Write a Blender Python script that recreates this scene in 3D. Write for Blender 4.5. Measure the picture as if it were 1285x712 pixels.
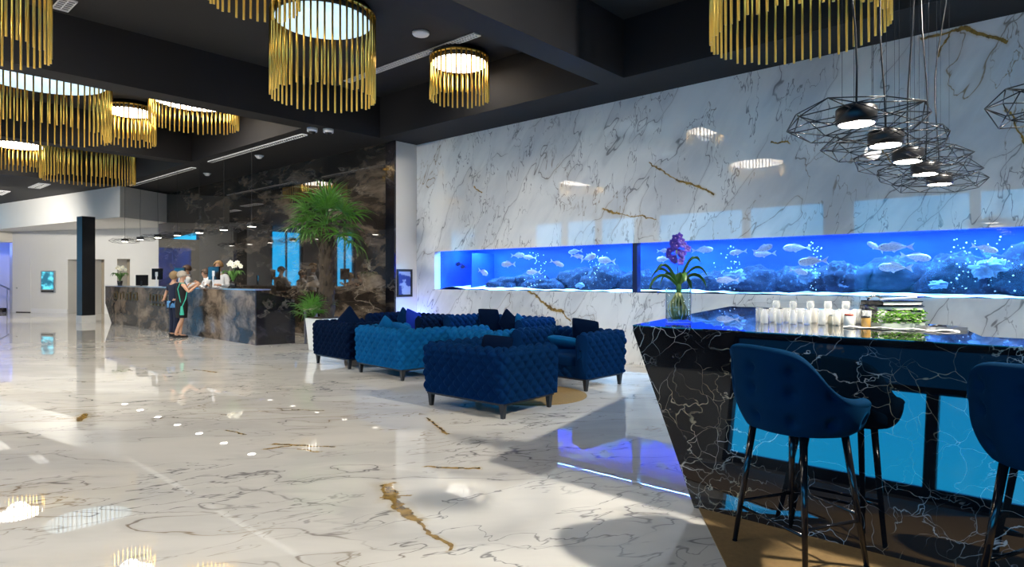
import bpy, bmesh, math, random
from mathutils import Vector, Matrix, noise as mnoise
PI = math.pi
random.seed(7)
S = bpy.context.scene
C = S.collection
for o in list(bpy.data.objects):
    bpy.data.objects.remove(o)

# ------------------------------------------------------------------ camera
cam_d = bpy.data.cameras.new('camera')
cam = bpy.data.objects.new('camera', cam_d)
C.objects.link(cam)
cam.location = (0, 0, 1.42)
YAW = math.atan2(0.6644, 0.7474)
cam.rotation_euler = (PI / 2, 0, YAW)
cam_d.sensor_width = 36.0
cam_d.lens = 787.0 / 1285.0 * 36.0
cam_d.shift_y = -6.0 / 1285.0
cam_d.clip_end = 200
S.camera = cam

# ------------------------------------------------------------------ exposure and world
S.view_settings.view_transform = 'Standard'
S.view_settings.look = 'None'
S.view_settings.gamma = 1.0
S.view_settings.exposure = 0.3
S.view_settings.use_curve_mapping = False
W = bpy.data.worlds.new('sky'); S.world = W
W.use_nodes = True
wt = W.node_tree; wt.nodes.clear()
_o = wt.nodes.new('ShaderNodeOutputWorld'); _b = wt.nodes.new('ShaderNodeBackground')
_tc = wt.nodes.new('ShaderNodeTexCoord'); _s = wt.nodes.new('ShaderNodeSeparateXYZ')
_r = wt.nodes.new('ShaderNodeValToRGB'); _n = wt.nodes.new('ShaderNodeTexNoise')
_mx = wt.nodes.new('ShaderNodeMix'); _mx.data_type = 'RGBA'
_cr = wt.nodes.new('ShaderNodeValToRGB')
wt.links.new(_tc.outputs['Generated'], _s.inputs[0])
wt.links.new(_s.outputs[2], _r.inputs[0])
_r.color_ramp.elements[0].position = 0.0; _r.color_ramp.elements[0].color = (0.015, 0.34, 0.62, 1)
_r.color_ramp.elements[1].position = 0.6; _r.color_ramp.elements[1].color = (0.02, 0.16, 0.55, 1)
_n.inputs['Scale'].default_value = 3.0; _n.inputs['Detail'].default_value = 5
wt.links.new(_tc.outputs['Generated'], _n.inputs['Vector'])
wt.links.new(_n.outputs[0], _cr.inputs[0])
_cr.color_ramp.elements[0].position = 0.52; _cr.color_ramp.elements[1].position = 0.75
_cr.color_ramp.elements[1].color = (0.5, 0.5, 0.5, 1)
wt.links.new(_cr.outputs[0], _mx.inputs[0])
wt.links.new(_r.outputs[0], _mx.inputs[6]); _mx.inputs[7].default_value = (0.35, 0.6, 0.8, 1)
wt.links.new(_mx.outputs[2], _b.inputs[0]); _b.inputs[1].default_value = 7.5
wt.links.new(_b.outputs[0], _o.inputs[0])


def area_light(name, loc, rot, sx, sy, power, color=(1, 1, 1), shape='RECTANGLE', portal=False, spread=PI):
    d = bpy.data.lights.new(name, 'AREA'); d.shape = shape; d.size = sx
    if shape in ('RECTANGLE', 'ELLIPSE'): d.size_y = sy
    d.energy = power; d.color = color; d.spread = spread
    if portal: d.cycles.is_portal = True
    o = bpy.data.objects.new(name, d); C.objects.link(o); o.location = loc; o.rotation_euler = rot
    return o


area_light('window_portal', (-0.45, -6.25, 1.03), (PI / 2, 0, 0), 10.9, 1.94, 1, portal=True)
area_light('window_portal', (-11, -6.25, 3.6), (PI / 2, 0, 0), 32, 1.3, 1, portal=True)
area_light('window_portal', (-33.3, -1.3, 2.4), (0, -PI / 2, 0), 4.6, 9, 1, portal=True)


def spot(name, loc, target, power, angle, blend, color, radius):
    d = bpy.data.lights.new(name, 'SPOT'); d.energy = power; d.spot_size = math.radians(angle)
    d.spot_blend = blend; d.color = color; d.shadow_soft_size = radius
    o = bpy.data.objects.new(name, d); C.objects.link(o); o.location = loc
    o.rotation_euler = (Vector(target) - Vector(loc)).to_track_quat('-Z', 'Y').to_euler()
    return o


LAMP_L = 12.0        # radiance of the drum lamp diffusers
SPOT_W = 2700.0
DRUM_W = 150.0        # watts of a drum lamp of 1 m radius
TANK_W = 620.0
WARM = (1.0, 0.94, 0.83)
spot('unseen_spot_beam', (1.5, 4.8, 4.85), (-4.6, 3.2, 0), SPOT_W, 112, 0.5, WARM, 0.13)
for xx in (-8.6, -5.4, -2.2, 0.8):
    area_light('tank_strip_light', (xx, 9.75, 2.2), (math.radians(-8), 0, 0), 3.0, 0.07, TANK_W / 4, (0.22, 0.55, 1.0))

# ------------------------------------------------------------------ node helpers


class NT:
    def __init__(self, name):
        self.m = bpy.data.materials.new(name); self.m.use_nodes = True
        self.t = self.m.node_tree; self.t.nodes.clear()
        self.out = self.t.nodes.new('ShaderNodeOutputMaterial')
        self.p = self.t.nodes.new('ShaderNodeBsdfPrincipled')
        self.t.links.new(self.p.outputs[0], self.out.inputs[0])

    def put(self, sock, v):
        if hasattr(v, 'is_output'): self.t.links.new(v, sock)
        elif v is not None:
            try: sock.default_value = v
            except Exception: sock.default_value = tuple(v) + (1,) if len(v) == 3 else v

    def math(self, op, a, b=None, c=None, clamp=False):
        n = self.t.nodes.new('ShaderNodeMath'); n.operation = op; n.use_clamp = clamp
        self.put(n.inputs[0], a); self.put(n.inputs[1], b)
        if c is not None: self.put(n.inputs[2], c)
        return n.outputs[0]

    def vec(self, op, a, b=None, scale=None):
        n = self.t.nodes.new('ShaderNodeVectorMath'); n.operation = op
        self.put(n.inputs[0], a)
        if b is not None: self.put(n.inputs[1], b)
        if scale is not None: self.put(n.inputs['Scale'], scale)
        return n.outputs['Value'] if op in ('DOT_PRODUCT', 'LENGTH', 'DISTANCE') else n.outputs[0]

    def coord(self, which='Object'):
        return self.t.nodes.new('ShaderNodeTexCoord').outputs[which]

    def mapping(self, v, loc=(0, 0, 0), rot=(0, 0, 0), scale=(1, 1, 1)):
        n = self.t.nodes.new('ShaderNodeMapping'); self.put(n.inputs[0], v)
        n.inputs[1].default_value = loc; n.inputs[2].default_value = rot; n.inputs[3].default_value = scale
        return n.outputs[0]

    def noise(self, v, scale, detail=3, rough=0.5, color=False):
        n = self.t.nodes.new('ShaderNodeTexNoise'); self.put(n.inputs['Vector'], v)
        n.inputs['Scale'].default_value = scale; n.inputs['Detail'].default_value = detail
        n.inputs['Roughness'].default_value = rough
        return n.outputs[1] if color else n.outputs[0]

    def vor(self, v, scale, feature='DISTANCE_TO_EDGE'):
        n = self.t.nodes.new('ShaderNodeTexVoronoi'); n.feature = feature
        self.put(n.inputs['Vector'], v); n.inputs['Scale'].default_value = scale
        return n.outputs[0]

    def sstep(self, x, lo, hi, a=0.0, b=1.0):
        n = self.t.nodes.new('ShaderNodeMapRange'); n.interpolation_type = 'SMOOTHSTEP'
        self.put(n.inputs[0], x); n.inputs[1].default_value = lo; n.inputs[2].default_value = hi
        n.inputs[3].default_value = a; n.inputs[4].default_value = b
        return n.outputs[0]

    def mix(self, f, a, b):
        n = self.t.nodes.new('ShaderNodeMix'); n.data_type = 'RGBA'
        self.put(n.inputs[0], f); self.put(n.inputs[6], a); self.put(n.inputs[7], b)
        return n.outputs[2]

    def distort(self, v, scale, amt, detail=2):
        n = self.noise(v, scale, detail, 0.5, True)
        n = self.vec('SUBTRACT', n, (0.5, 0.5, 0.5))
        n = self.vec('SCALE', n, scale=amt)
        return self.vec('ADD', v, n)

    def bump(self, h, strength=0.2, dist=0.01):
        n = self.t.nodes.new('ShaderNodeBump'); n.inputs['Strength'].default_value = strength
        n.inputs['Distance'].default_value = dist; self.put(n.inputs['Height'], h)
        self.t.links.new(n.outputs[0], self.p.inputs['Normal'])

    def setp(self, **k):
        names = dict(base='Base Color', rough='Roughness', metal='Metallic', ior='IOR', spec='Specular IOR Level',
                     sheen='Sheen Weight', sheen_rough='Sheen Roughness', sheen_tint='Sheen Tint', emit='Emission Color', emit_s='Emission Strength',
                     coat='Coat Weight', trans='Transmission Weight', alpha='Alpha', coat_rough='Coat Roughness')
        for a, b in k.items(): self.put(self.p.inputs[names[a]], b)
        return self


MATS = {}


def simple(name, base, rough=0.5, metal=0.0, var=0.0, vs=8.0, **k):
    if name in MATS: return MATS[name]
    n = NT(name); b = tuple(base) + (1,)
    if var > 0:
        f = n.noise(n.coord(), vs, 4)
        b = n.mix(f, tuple(x * (1 - var) for x in base) + (1,), tuple(min(1, x * (1 + var)) for x in base) + (1,))
    n.setp(base=b, rough=rough, metal=metal, **k)
    MATS[name] = n.m
    return n.m


def emissive(name, col, s):
    n = NT(name); n.setp(base=(0.8, 0.8, 0.8, 1), emit=tuple(col) + (1,), emit_s=s, rough=0.6)
    return n.m


def seg_mask(n, P2, segs):
    """union of tapered strokes in the plane of P2 (z forced to 0)"""
    best = None
    for ax, ay, bx, by, w in segs:
        ba = (bx - ax, by - ay, 0); L2 = ba[0] ** 2 + ba[1] ** 2
        pa = n.vec('SUBTRACT', P2, (ax, ay, 0))
        h = n.math('DIVIDE', n.vec('DOT_PRODUCT', pa, ba), L2, clamp=True)
        q = n.vec('SCALE', ba, scale=h)
        d = n.vec('LENGTH', n.vec('SUBTRACT', pa, q))
        d = n.math('DIVIDE', d, w)
        best = d if best is None else n.math('MINIMUM', best, d)
    return best


def white_marble(name, plane, segs, rough=0.035, base=(0.78, 0.76, 0.70), base2=(0.66, 0.65, 0.62), vein=(0.16, 0.15, 0.15), rot=0.73, amount=0.9, ior=1.6, cover=0.0, crinkle=0.24):
    n = NT(name)
    co = n.coord()
    if plane == 'xz':
        sx = n.t.nodes.new('ShaderNodeSeparateXYZ'); n.t.links.new(co, sx.inputs[0])
        cx = n.t.nodes.new('ShaderNodeCombineXYZ'); n.t.links.new(sx.outputs[0], cx.inputs[0]); n.t.links.new(sx.outputs[2], cx.inputs[1])
        n.put(cx.inputs[2], n.math('MULTIPLY', sx.outputs[1], 0.3))
        co = cx.outputs[0]
    # strongly directional veins: turn the slab, squeeze along the grain
    g = n.mapping(n.mapping(co, rot=(0, 0, -rot)), scale=(0.62, 1.7, 1))
    d1 = n.distort(g, 0.9, 0.8, 3); d2 = n.distort(d1, 4.0, crinkle, 3)
    N1 = n.noise(d2, 0.80, 3, 0.5)
    v1 = n.sstep(n.math('ABSOLUTE', n.math('SUBTRACT', N1, 0.5)), 0.0, 0.0065, 1, 0)
    m1 = n.sstep(n.noise(g, 0.9, 3), 0.38 - cover, 0.58 - cover)
    v1 = n.math('MULTIPLY', v1, m1)
    d3 = n.distort(n.distort(n.mapping(n.mapping(co, loc=(7, 3, 1), rot=(0, 0, -rot - 0.45)), scale=(0.6, 1.6, 1)), 1.5, 0.6, 3), 5.0, 0.16, 3)
    N2 = n.noise(d3, 1.5, 4, 0.55)
    v2 = n.sstep(n.math('ABSOLUTE', n.math('SUBTRACT', N2, 0.5)), 0.0, 0.009, 1, 0)
    m2 = n.sstep(n.noise(n.mapping(co, loc=(3, 9, 2)), 0.8, 3), 0.40 - cover, 0.62 - cover)
    v2 = n.math('MULTIPLY', v2, m2)
    v2 = n.math('MULTIPLY', v2, 0.9)
    soft = n.sstep(n.math('ABSOLUTE', n.math('SUBTRACT', N1, 0.5)), 0.0, 0.045, 1, 0)
    soft = n.math('MULTIPLY', n.math('MULTIPLY', soft, m1), 0.16)
    v = n.math('MAXIMUM', n.math('MAXIMUM', v1, v2), soft)
    v = n.math('MULTIPLY', v, amount, clamp=True)
    cloud = n.sstep(n.noise(d1, 0.8, 5, 0.6), 0.35, 0.7)
    col = n.mix(cloud, tuple(base) + (1,), tuple(base2) + (1,))
    brownmask = n.sstep(n.noise(co, 0.45, 2), 0.52, 0.66)
    vc = n.mix(brownmask, tuple(vein) + (1,), (0.26, 0.17, 0.07, 1))
    col = n.mix(v, col, vc)
    if segs:
        ds = n.distort(n.distort(co, 2.2, 0.22, 2), 11.0, 0.085, 3)
        fl = n.vec('MULTIPLY', ds, (1, 1, 0))
        d = seg_mask(n, fl, segs)
        gm = n.sstep(d, 0.75, 1.05, 1, 0)
        halo = n.sstep(d, 0.9, 2.6, 0.35, 0)
        gcol = n.mix(n.sstep(n.noise(co, 14, 4), 0.4, 0.65), (0.36, 0.22, 0.055, 1), (0.16, 0.10, 0.035, 1))
        col = n.mix(halo, col, (0.50, 0.38, 0.18, 1))
        col = n.mix(gm, col, gcol)
    n.setp(base=col, rough=rough, ior=ior, spec=0.5)
    return n.m


def dark_web_marble(name):
    n = NT(name); co = n.coord()
    d = n.distort(n.distort(n.mapping(co, rot=(0.4, 0.5, 0.3), scale=(1, 1.0, 1.2)), 1.6, 0.6, 4), 8, 0.17, 4)
    e = n.vor(d, 4.2)
    v1 = n.sstep(e, 0.0, 0.012, 1, 0)
    m1 = n.sstep(n.noise(co, 2.0, 4), 0.44, 0.66)
    v1 = n.math('MULTIPLY', v1, m1)
    d2 = n.distort(n.mapping(co, loc=(3, 5, 8), rot=(0.2, 0.3, 0.9)), 2.5, 0.4, 3)
    v2 = n.math('MULTIPLY', n.sstep(n.vor(d2, 7.0), 0.0, 0.012, 1, 0), n.sstep(n.noise(co, 3.1, 3), 0.42, 0.6))
    N3 = n.noise(d, 1.1, 3)
    v3 = n.math('MULTIPLY', n.sstep(n.math('ABSOLUTE', n.math('SUBTRACT', N3, 0.47)), 0.0, 0.0045, 1, 0), n.sstep(n.noise(co, 1.4, 2), 0.4, 0.55))
    v = n.math('MAXIMUM', n.math('MAXIMUM', v1, n.math('MULTIPLY', v2, 0.8)), n.math('MULTIPLY', v3, 0.9))
    v = n.math('MULTIPLY', v, 0.95, clamp=True)
    base = n.mix(n.sstep(n.noise(co, 2.6, 5), 0.4, 0.75), (0.004, 0.004, 0.006, 1), (0.018, 0.017, 0.017, 1))
    vc = n.mix(n.sstep(n.noise(co, 1.1, 2), 0.46, 0.6), (0.68, 0.66, 0.64, 1), (0.55, 0.42, 0.25, 1))
    n.setp(base=n.mix(v, base, vc), rough=0.015, ior=1.85, spec=0.5)
    return n.m


def brown_marble(name, lo=(0.014, 0.011, 0.010), hi=(0.15, 0.115, 0.085), rough=0.05, stretch=(0.5, 1, 1.6), ior=1.6, thr=(0.42, 0.78)):
    n = NT(name); co = n.coord()
    d = n.distort(n.distort(n.mapping(co, rot=(0, 0.25, 0), scale=stretch), 0.8, 1.2, 4), 3.0, 0.4, 4)
    N = n.noise(d, 1.3, 8, 0.65)
    col = n.mix(n.sstep(N, thr[0], thr[1]), tuple(lo) + (1,), tuple(hi) + (1,))
    ridge = n.sstep(n.math('ABSOLUTE', n.math('SUBTRACT', n.noise(d, 1.0, 6, 0.6), 0.5)), 0.0, 0.02, 1, 0)
    ridge = n.math('MULTIPLY', ridge, n.sstep(n.noise(co, 0.7, 3), 0.45, 0.65))
    col = n.mix(n.math('MULTIPLY', ridge, 0.55), col, (0.30, 0.26, 0.21, 1))
    n.setp(base=col, rough=rough, ior=ior)
    return n.m


def velvet(name, col, tint):
    n = NT(name); co = n.coord()
    f = n.noise(co, 5.0, 4)
    c = n.mix(f, tuple(x * 0.7 for x in col) + (1,), tuple(x * 1.3 for x in col) + (1,))
    n.setp(base=c, rough=0.8, spec=0.03, sheen=0.16, sheen_rough=0.25, sheen_tint=tuple(tint) + (1,))
    n.bump(n.noise(co, 400, 2), 0.15, 0.001)
    return n.m


def glass_mat(name, tint=(0.9, 0.97, 1.0), refl=1.45, t=0.96):
    n = NT(name); n.t.nodes.remove(n.p)
    tr = n.t.nodes.new('ShaderNodeBsdfTransparent'); tr.inputs[0].default_value = tuple(x * t for x in tint) + (1,)
    gl = n.t.nodes.new('ShaderNodeBsdfGlossy'); gl.inputs['Roughness'].default_value = 0.01
    geo = n.t.nodes.new('ShaderNodeNewGeometry')
    cs = n.math('ABSOLUTE', n.vec('DOT_PRODUCT', geo.outputs['Normal'], geo.outputs['Incoming']))
    f0 = ((refl - 1) / (refl + 1)) ** 2
    frv = n.math('ADD', n.math('MULTIPLY', n.math('POWER', n.math('SUBTRACT', 1.0, cs, clamp=True), 5.0), 1 - f0), f0)
    mx = n.t.nodes.new('ShaderNodeMixShader')
    n.t.links.new(frv, mx.inputs[0]); n.t.links.new(tr.outputs[0], mx.inputs[1]); n.t.links.new(gl.outputs[0], mx.inputs[2])
    n.t.links.new(mx.outputs[0], n.out.inputs[0])
    return n.m


FLOOR_SEGS = [(-3.50, 2.63, -3.30, 2.50, 0.055), (-3.30, 2.50, -2.90, 2.37, 0.030), (-2.90, 2.37, -2.44, 2.22, 0.016),
              (-3.36, 2.46, -3.24, 2.62, 0.010), (-3.50, 2.63, -3.52, 2.72, 0.020),
              (-5.10, 2.66, -4.86, 2.78, 0.022), (-4.86, 2.78, -4.66, 2.94, 0.014), (-5.0, 2.55, -4.95, 2.7, 0.012), (-4.8, 2.68, -4.6, 2.78, 0.012),
              (-7.72, 1.98, -7.40, 1.84, 0.035), (-7.62, 1.78, -7.50, 2.05, 0.022),
              (-4.92, 4.20, -4.62, 4.05, 0.016), (-4.62, 4.05, -4.25, 3.90, 0.022), (-3.62, 3.08, -3.30, 3.33, 0.018),
              (-10.2, 4.0, -9.7, 4.15, 0.03), (-5.9, 2.6, -5.6, 2.65, 0.014), (-6.3, 3.5, -6.0, 3.7, 0.014)]
WALL_SEGS = [(-7.70, 1.16, -7.20, 0.90, 0.0168), (-7.20, 0.90, -6.90, 0.84, 0.0270), (-6.95, 0.86, -6.72, 0.66, 0.0132),
             (-1.36, 4.37, -0.98, 4.42, 0.0180), (-0.98, 4.42, -0.56, 4.14, 0.0210), (-1.1, 4.40, -1.18, 4.12, 0.0108),
             (-5.12, 3.32, -4.62, 2.98, 0.0132), (-4.62, 2.98, -4.02, 2.70, 0.0210), (-6.02, 2.60, -5.70, 2.56, 0.0180), (-5.70, 2.56, -5.02, 2.36, 0.0096),
             (-9.2, 3.3, -8.9, 3.15, 0.0120), (-3.2, 3.4, -2.9, 3.3, 0.0096), (-1.9, 3.2, -1.6, 2.8, 0.0072), (-0.55, 3.4, -0.35, 2.9, 0.0120)]

M = {}
M['floor'] = white_marble('ivory_marble_floor', 'xy', FLOOR_SEGS, ior=2.0, rough=0.012, base=(0.70, 0.67, 0.61), base2=(0.56, 0.54, 0.50))
M['wallmarble'] = white_marble('white_marble_wall', 'xz', WALL_SEGS, base=(0.80, 0.81, 0.80), base2=(0.60, 0.62, 0.64), rot=0.95, rough=0.012, amount=0.85, cover=0.09, crinkle=0.12, vein=(0.15, 0.15, 0.165))
M['barmarble'] = dark_web_marble('black_marble_white_web')
M['brownmarble'] = brown_marble('dark_brown_marble', rough=0.02, ior=1.9, lo=(0.02, 0.015, 0.012), hi=(0.24, 0.185, 0.135))
M['deskmarble'] = brown_marble('brown_grey_marble', lo=(0.018, 0.013, 0.010), hi=(0.30, 0.225, 0.16), rough=0.22, stretch=(0.8, 1, 1.1), thr=(0.40, 0.72), ior=1.28)
M['deskend'] = brown_marble('near_black_marble', lo=(0.008, 0.007, 0.009), hi=(0.05, 0.043, 0.05), rough=0.1, stretch=(0.8, 1, 1))
M['white'] = simple('white_paint', (0.72, 0.71, 0.69), 0.55, var=0.03, vs=2)
M['cream'] = simple('cream_paint', (0.66, 0.62, 0.55), 0.55, var=0.03, vs=2)
M['black_ceiling'] = simple('black_ceiling_paint', (0.005, 0.005, 0.007), 0.7, var=0.2, vs=3)
M['beam_black'] = simple('black_beam_paint', (0.0028, 0.0028, 0.005), 0.75, var=0.2, vs=3)
M['ceil_grey'] = simple('charcoal_ceiling_paint', (0.012, 0.0115, 0.012), 0.8, var=0.15, vs=3)
M['black'] = simple('black_metal', (0.010, 0.010, 0.012), 0.35, 0.0, var=0.2)
M['blackgloss'] = simple('black_gloss', (0.008, 0.008, 0.010), 0.12)
M['gold'] = simple('brushed_gold', (0.86, 0.58, 0.13), 0.32, 1.0, var=0.12, vs=6)
M['chrome'] = simple('chrome', (0.85, 0.86, 0.88), 0.08, 1.0)
M['steel'] = simple('brushed_steel', (0.55, 0.57, 0.60), 0.3, 1.0, var=0.1)
M['plastic'] = simple('white_plastic', (0.75, 0.75, 0.77), 0.4)
M['navy'] = velvet('navy_velvet', (0.0008, 0.015, 0.058), (0.0, 0.22, 0.85))
M['teal'] = velvet('teal_velvet_lit', (0.003, 0.07, 0.19), (0.1, 0.5, 0.9))  # lit copy of the blue: light on two armchairs painted in; cushions share it
M['dusk'] = velvet('midnight_velvet', (0.001, 0.006, 0.022), (0.01, 0.08, 0.4))
M['stoolvel'] = velvet('petrol_velvet', (0.001, 0.022, 0.060), (0.0, 0.25, 0.7))
M['legdark'] = simple('dark_stained_wood', (0.010, 0.012, 0.016), 0.35, var=0.3)
M['rug'] = simple('ochre_carpet', (0.24, 0.155, 0.055), 0.95, var=0.25, vs=60)
M['carpet'] = simple('brown_carpet', (0.19, 0.115, 0.04), 0.95, var=0.25, vs=40)
M['leaf'] = simple('palm_green', (0.065, 0.20, 0.02), 0.3, var=0.45, vs=6)
M['leaf2'] = simple('orchid_leaf_green', (0.06, 0.17, 0.025), 0.35, var=0.35, vs=12)
M['trunk'] = simple('palm_fibre_bark', (0.05, 0.035, 0.022), 0.9, var=0.6, vs=14)
M['pot'] = simple('white_planter', (0.68, 0.68, 0.66), 0.4, var=0.04)
M['soil'] = simple('soil', (0.03, 0.02, 0.012), 0.95, var=0.4, vs=20)
M['glass'] = glass_mat('clear_glass')
M['tankglass'] = glass_mat('tank_glass', tint=(0.90, 0.96, 1.0), t=1.0, refl=1.18)
M['winglass'] = glass_mat('window_glass', tint=(0.75, 0.95, 1.0))
M['purple'] = simple('purple_petal', (0.07, 0.03, 0.36), 0.5, var=0.4, vs=30)
M['petalwhite'] = simple('white_petal', (0.85, 0.84, 0.72), 0.5)
M['root'] = simple('orchid_root', (0.52, 0.48, 0.20), 0.6, var=0.4, vs=30)
M['skin'] = simple('skin', (0.55, 0.31, 0.20), 0.5, var=0.06)
M['lampwhite'] = emissive('lamp_diffuser_warm', (1.0, 0.90, 0.78), LAMP_L)
M['lampcool'] = emissive('lamp_diffuser_cool', (0.52, 0.82, 1.0), 0.8)
M['ledhead'] = emissive('led_head', (1.0, 0.93, 0.80), 14.0)
M['ledslot'] = emissive('led_slot', (1.0, 0.97, 0.9), 0.9)

# ------------------------------------------------------------------ mesh helpers


class MB:
    def __init__(self): self.v = []; self.f = []; self.sm = []

    def add(self, vs, fs, smooth=False):
        k = len(self.v); self.v += [tuple(v) for v in vs]
        for f in fs: self.f.append(tuple(i + k for i in f)); self.sm.append(smooth)
        return self

    def box(self, x0, x1, y0, y1, z0, z1, mat=None):
        vs = [(x, y, z) for z in (z0, z1) for y in (y0, y1) for x in (x0, x1)]
        if mat is not None: vs = [mat @ Vector(v) for v in vs]
        return self.add(vs, [(0, 2, 3, 1), (4, 5, 7, 6), (0, 1, 5, 4), (2, 6, 7, 3), (0, 4, 6, 2), (1, 3, 7, 5)])

    def prism(self, poly, z0, z1):
        n = len(poly)
        a = sum(poly[i][0] * poly[(i + 1) % n][1] - poly[(i + 1) % n][0] * poly[i][1] for i in range(n))
        if a < 0: poly = poly[::-1]
        vs = [(x, y, z0) for x, y in poly] + [(x, y, z1) for x, y in poly]
        fs = [tuple(range(n - 1, -1, -1)), tuple(range(n, 2 * n))] + [(i, (i + 1) % n, (i + 1) % n + n, i + n) for i in range(n)]
        return self.add(vs, fs)

    def hexa(self, b, t):
        """bottom quad (ccw from above) and top quad"""
        return self.add(list(b) + list(t), [(3, 2, 1, 0), (4, 5, 6, 7)] + [(i, (i + 1) % 4, (i + 1) % 4 + 4, i + 4) for i in range(4)])

    def lathe(self, prof, n=24, c=(0, 0, 0), smooth=True, sx=1.0, sy=1.0):
        vs = []; fs = []; m = len(prof)
        for k in range(n):
            a = 2 * PI * k / n
            for r, z in prof: vs.append((c[0] + r * sx * math.cos(a), c[1] + r * sy * math.sin(a), c[2] + z))
        for k in range(n):
            k2 = (k + 1) % n
            for j in range(m - 1): fs.append((k * m + j, k2 * m + j, k2 * m + j + 1, k * m + j + 1))
        if prof[0][0] > 1e-6: fs.append(tuple(k * m for k in range(n - 1, -1, -1)))
        if prof[-1][0] > 1e-6: fs.append(tuple(k * m + m - 1 for k in range(n)))
        return self.add(vs, fs, smooth)

    def tube(self, pts, r, n=8, smooth=True, caps=True):
        pts = [Vector(p) for p in pts]; m = len(pts)
        rs = r if isinstance(r, (list, tuple)) else [r] * m
        vs = []; fs = []
        prev = None
        for i, p in enumerate(pts):
            t = (pts[min(i + 1, m - 1)] - pts[max(i - 1, 0)])
            if t.length < 1e-9: t = Vector((0, 0, 1))
            t.normalize()
            if prev is None:
                u = t.orthogonal().normalized()
            else:
                u = (prev - t * prev.dot(t))
                u = u.normalized() if u.length > 1e-6 else t.orthogonal().normalized()
            prev = u; w = t.cross(u)
            for k in range(n):
                a = 2 * PI * k / n
                vs.append(p + (u * math.cos(a) + w * math.sin(a)) * rs[i])
        for i in range(m - 1):
            for k in range(n):
                k2 = (k + 1) % n
                fs.append((i * n + k, i * n + k2, (i + 1) * n + k2, (i + 1) * n + k))
        if caps: fs += [tuple(range(n - 1, -1, -1)), tuple((m - 1) * n + k for k in range(n))]
        return self.add(vs, fs, smooth)

    def grid(self, fn, nu, nv, smooth=True, wrapu=False):
        vs = [fn(i / (nu if wrapu else nu - 1), j / (nv - 1)) for i in range(nu) for j in range(nv)]
        fs = []
        for i in range(nu if wrapu else nu - 1):
            i2 = (i + 1) % nu
            for j in range(nv - 1): fs.append((i * nv + j, i2 * nv + j, i2 * nv + j + 1, i * nv + j + 1))
        return self.add(vs, fs, smooth)

    def ball(self, c, rx, ry=None, rz=None, n=12, m=8, rot=None):
        ry = ry or rx; rz = rz or rx
        vs = []; fs = []
        for j in range(m + 1):
            th = PI * j / m
            for k in range(n):
                a = 2 * PI * k / n
                p = Vector((rx * math.sin(th) * math.cos(a), ry * math.sin(th) * math.sin(a), -rz * math.cos(th)))
                if rot: p = rot @ p
                vs.append(Vector(c) + p)
        for j in range(m):
            for k in range(n):
                k2 = (k + 1) % n; fs.append((j * n + k, j * n + k2, (j + 1) * n + k2, (j + 1) * n + k))
        return self.add(vs, fs, True)

    def mesh(self, name, mat):
        me = bpy.data.meshes.new(name); me.from_pydata(self.v, [], self.f)
        me.polygons.foreach_set('use_smooth', self.sm); me.materials.append(mat); me.update()
        return me

    def build(self, name, mat, parent=None, loc=None):
        o = bpy.data.objects.new(name, self.mesh(name, mat)); C.objects.link(o)
        if parent: o.parent = parent
        if loc: o.location = loc
        return o


def tag(o, label=None, cat=None, group=None, kind=None):
    if label: o['label'] = label
    if cat: o['category'] = cat
    if group: o['group'] = group
    if kind: o['kind'] = kind
    return o


def thing(name, label, cat, loc=(0, 0, 0), rz=0.0, group=None):
    o = bpy.data.objects.new(name, None); o.empty_display_size = 0.1; C.objects.link(o)
    o.location = loc; o.rotation_euler = (0, 0, rz)
    return tag(o, label, cat, group)


def struct(name, mb, mat):
    return tag(mb.build(name, mat), kind='structure')


def kids(o): return [c for c in bpy.data.objects if c.parent == o]


CH = {}


def copy_tree(o, parent=None):
    c = o.copy(); C.objects.link(c)
    if parent: c.parent = parent
    for ch in kids(o): copy_tree(ch, c)
    return c


def bevel(o, w=0.01, seg=2):
    b = o.modifiers.new('bevel', 'BEVEL'); b.width = w; b.segments = seg; b.limit_method = 'ANGLE'
    return o


# ------------------------------------------------------------------ the room
WY = 9.12          # face of the marble wall
mb = MB(); mb.add([(-38, -8, 0), (6, -8, 0), (6, 10.6, 0), (-38, 10.6, 0)], [(0, 1, 2, 3)])
mb.box(-38, 6, -8, 10.6, -0.2, -0.002)
struct('floor', mb, M['floor'])

# marble wall with the tank opening
TX0, TX1, TZ0, TZ1 = -10.36, 2.6, 1.19, 2.01
mb = MB()
mb.box(-10.98, 5, WY, WY + 0.16, 0, TZ0)
mb.box(-10.98, 5, WY, WY + 0.16, TZ1, 5.4)
mb.box(-10.98, TX0, WY, WY + 0.16, TZ0, TZ1)
mb.box(TX1, 5, WY, WY + 0.16, TZ0, TZ1)
struct('wall_back', mb, M['wallmarble'])
mb = MB()
e = 0.07
mb.box(TX0 - e, TX1 + e, WY - 0.012, WY, TZ1, TZ1 + e)
mb.box(TX0 - e, TX1 + e, WY - 0.012, WY, TZ0 - e, TZ0)
mb.box(TX0 - e, TX0, WY - 0.012, WY, TZ0, TZ1)
struct('trim_1', mb, M['wallmarble'])
mb = MB(); mb.box(-11.02, -10.985, 8.535, WY + 0.1, 0, 5.3); mb.box(-11.3, -11.02, 8.9, 9.1, 0, 5.3)
struct('wall_return', mb, M['white'])
mb = MB(); mb.box(-24.8, -11.0, 8.52, 8.9, 0, 5.35)
struct('wall_dark', mb, M['brownmarble'])
mb = MB(); mb.box(-11.28, -10.97, 8.49, 8.535, 0, 4.43)
struct('trim_2', mb, M['deskend'])

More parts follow.
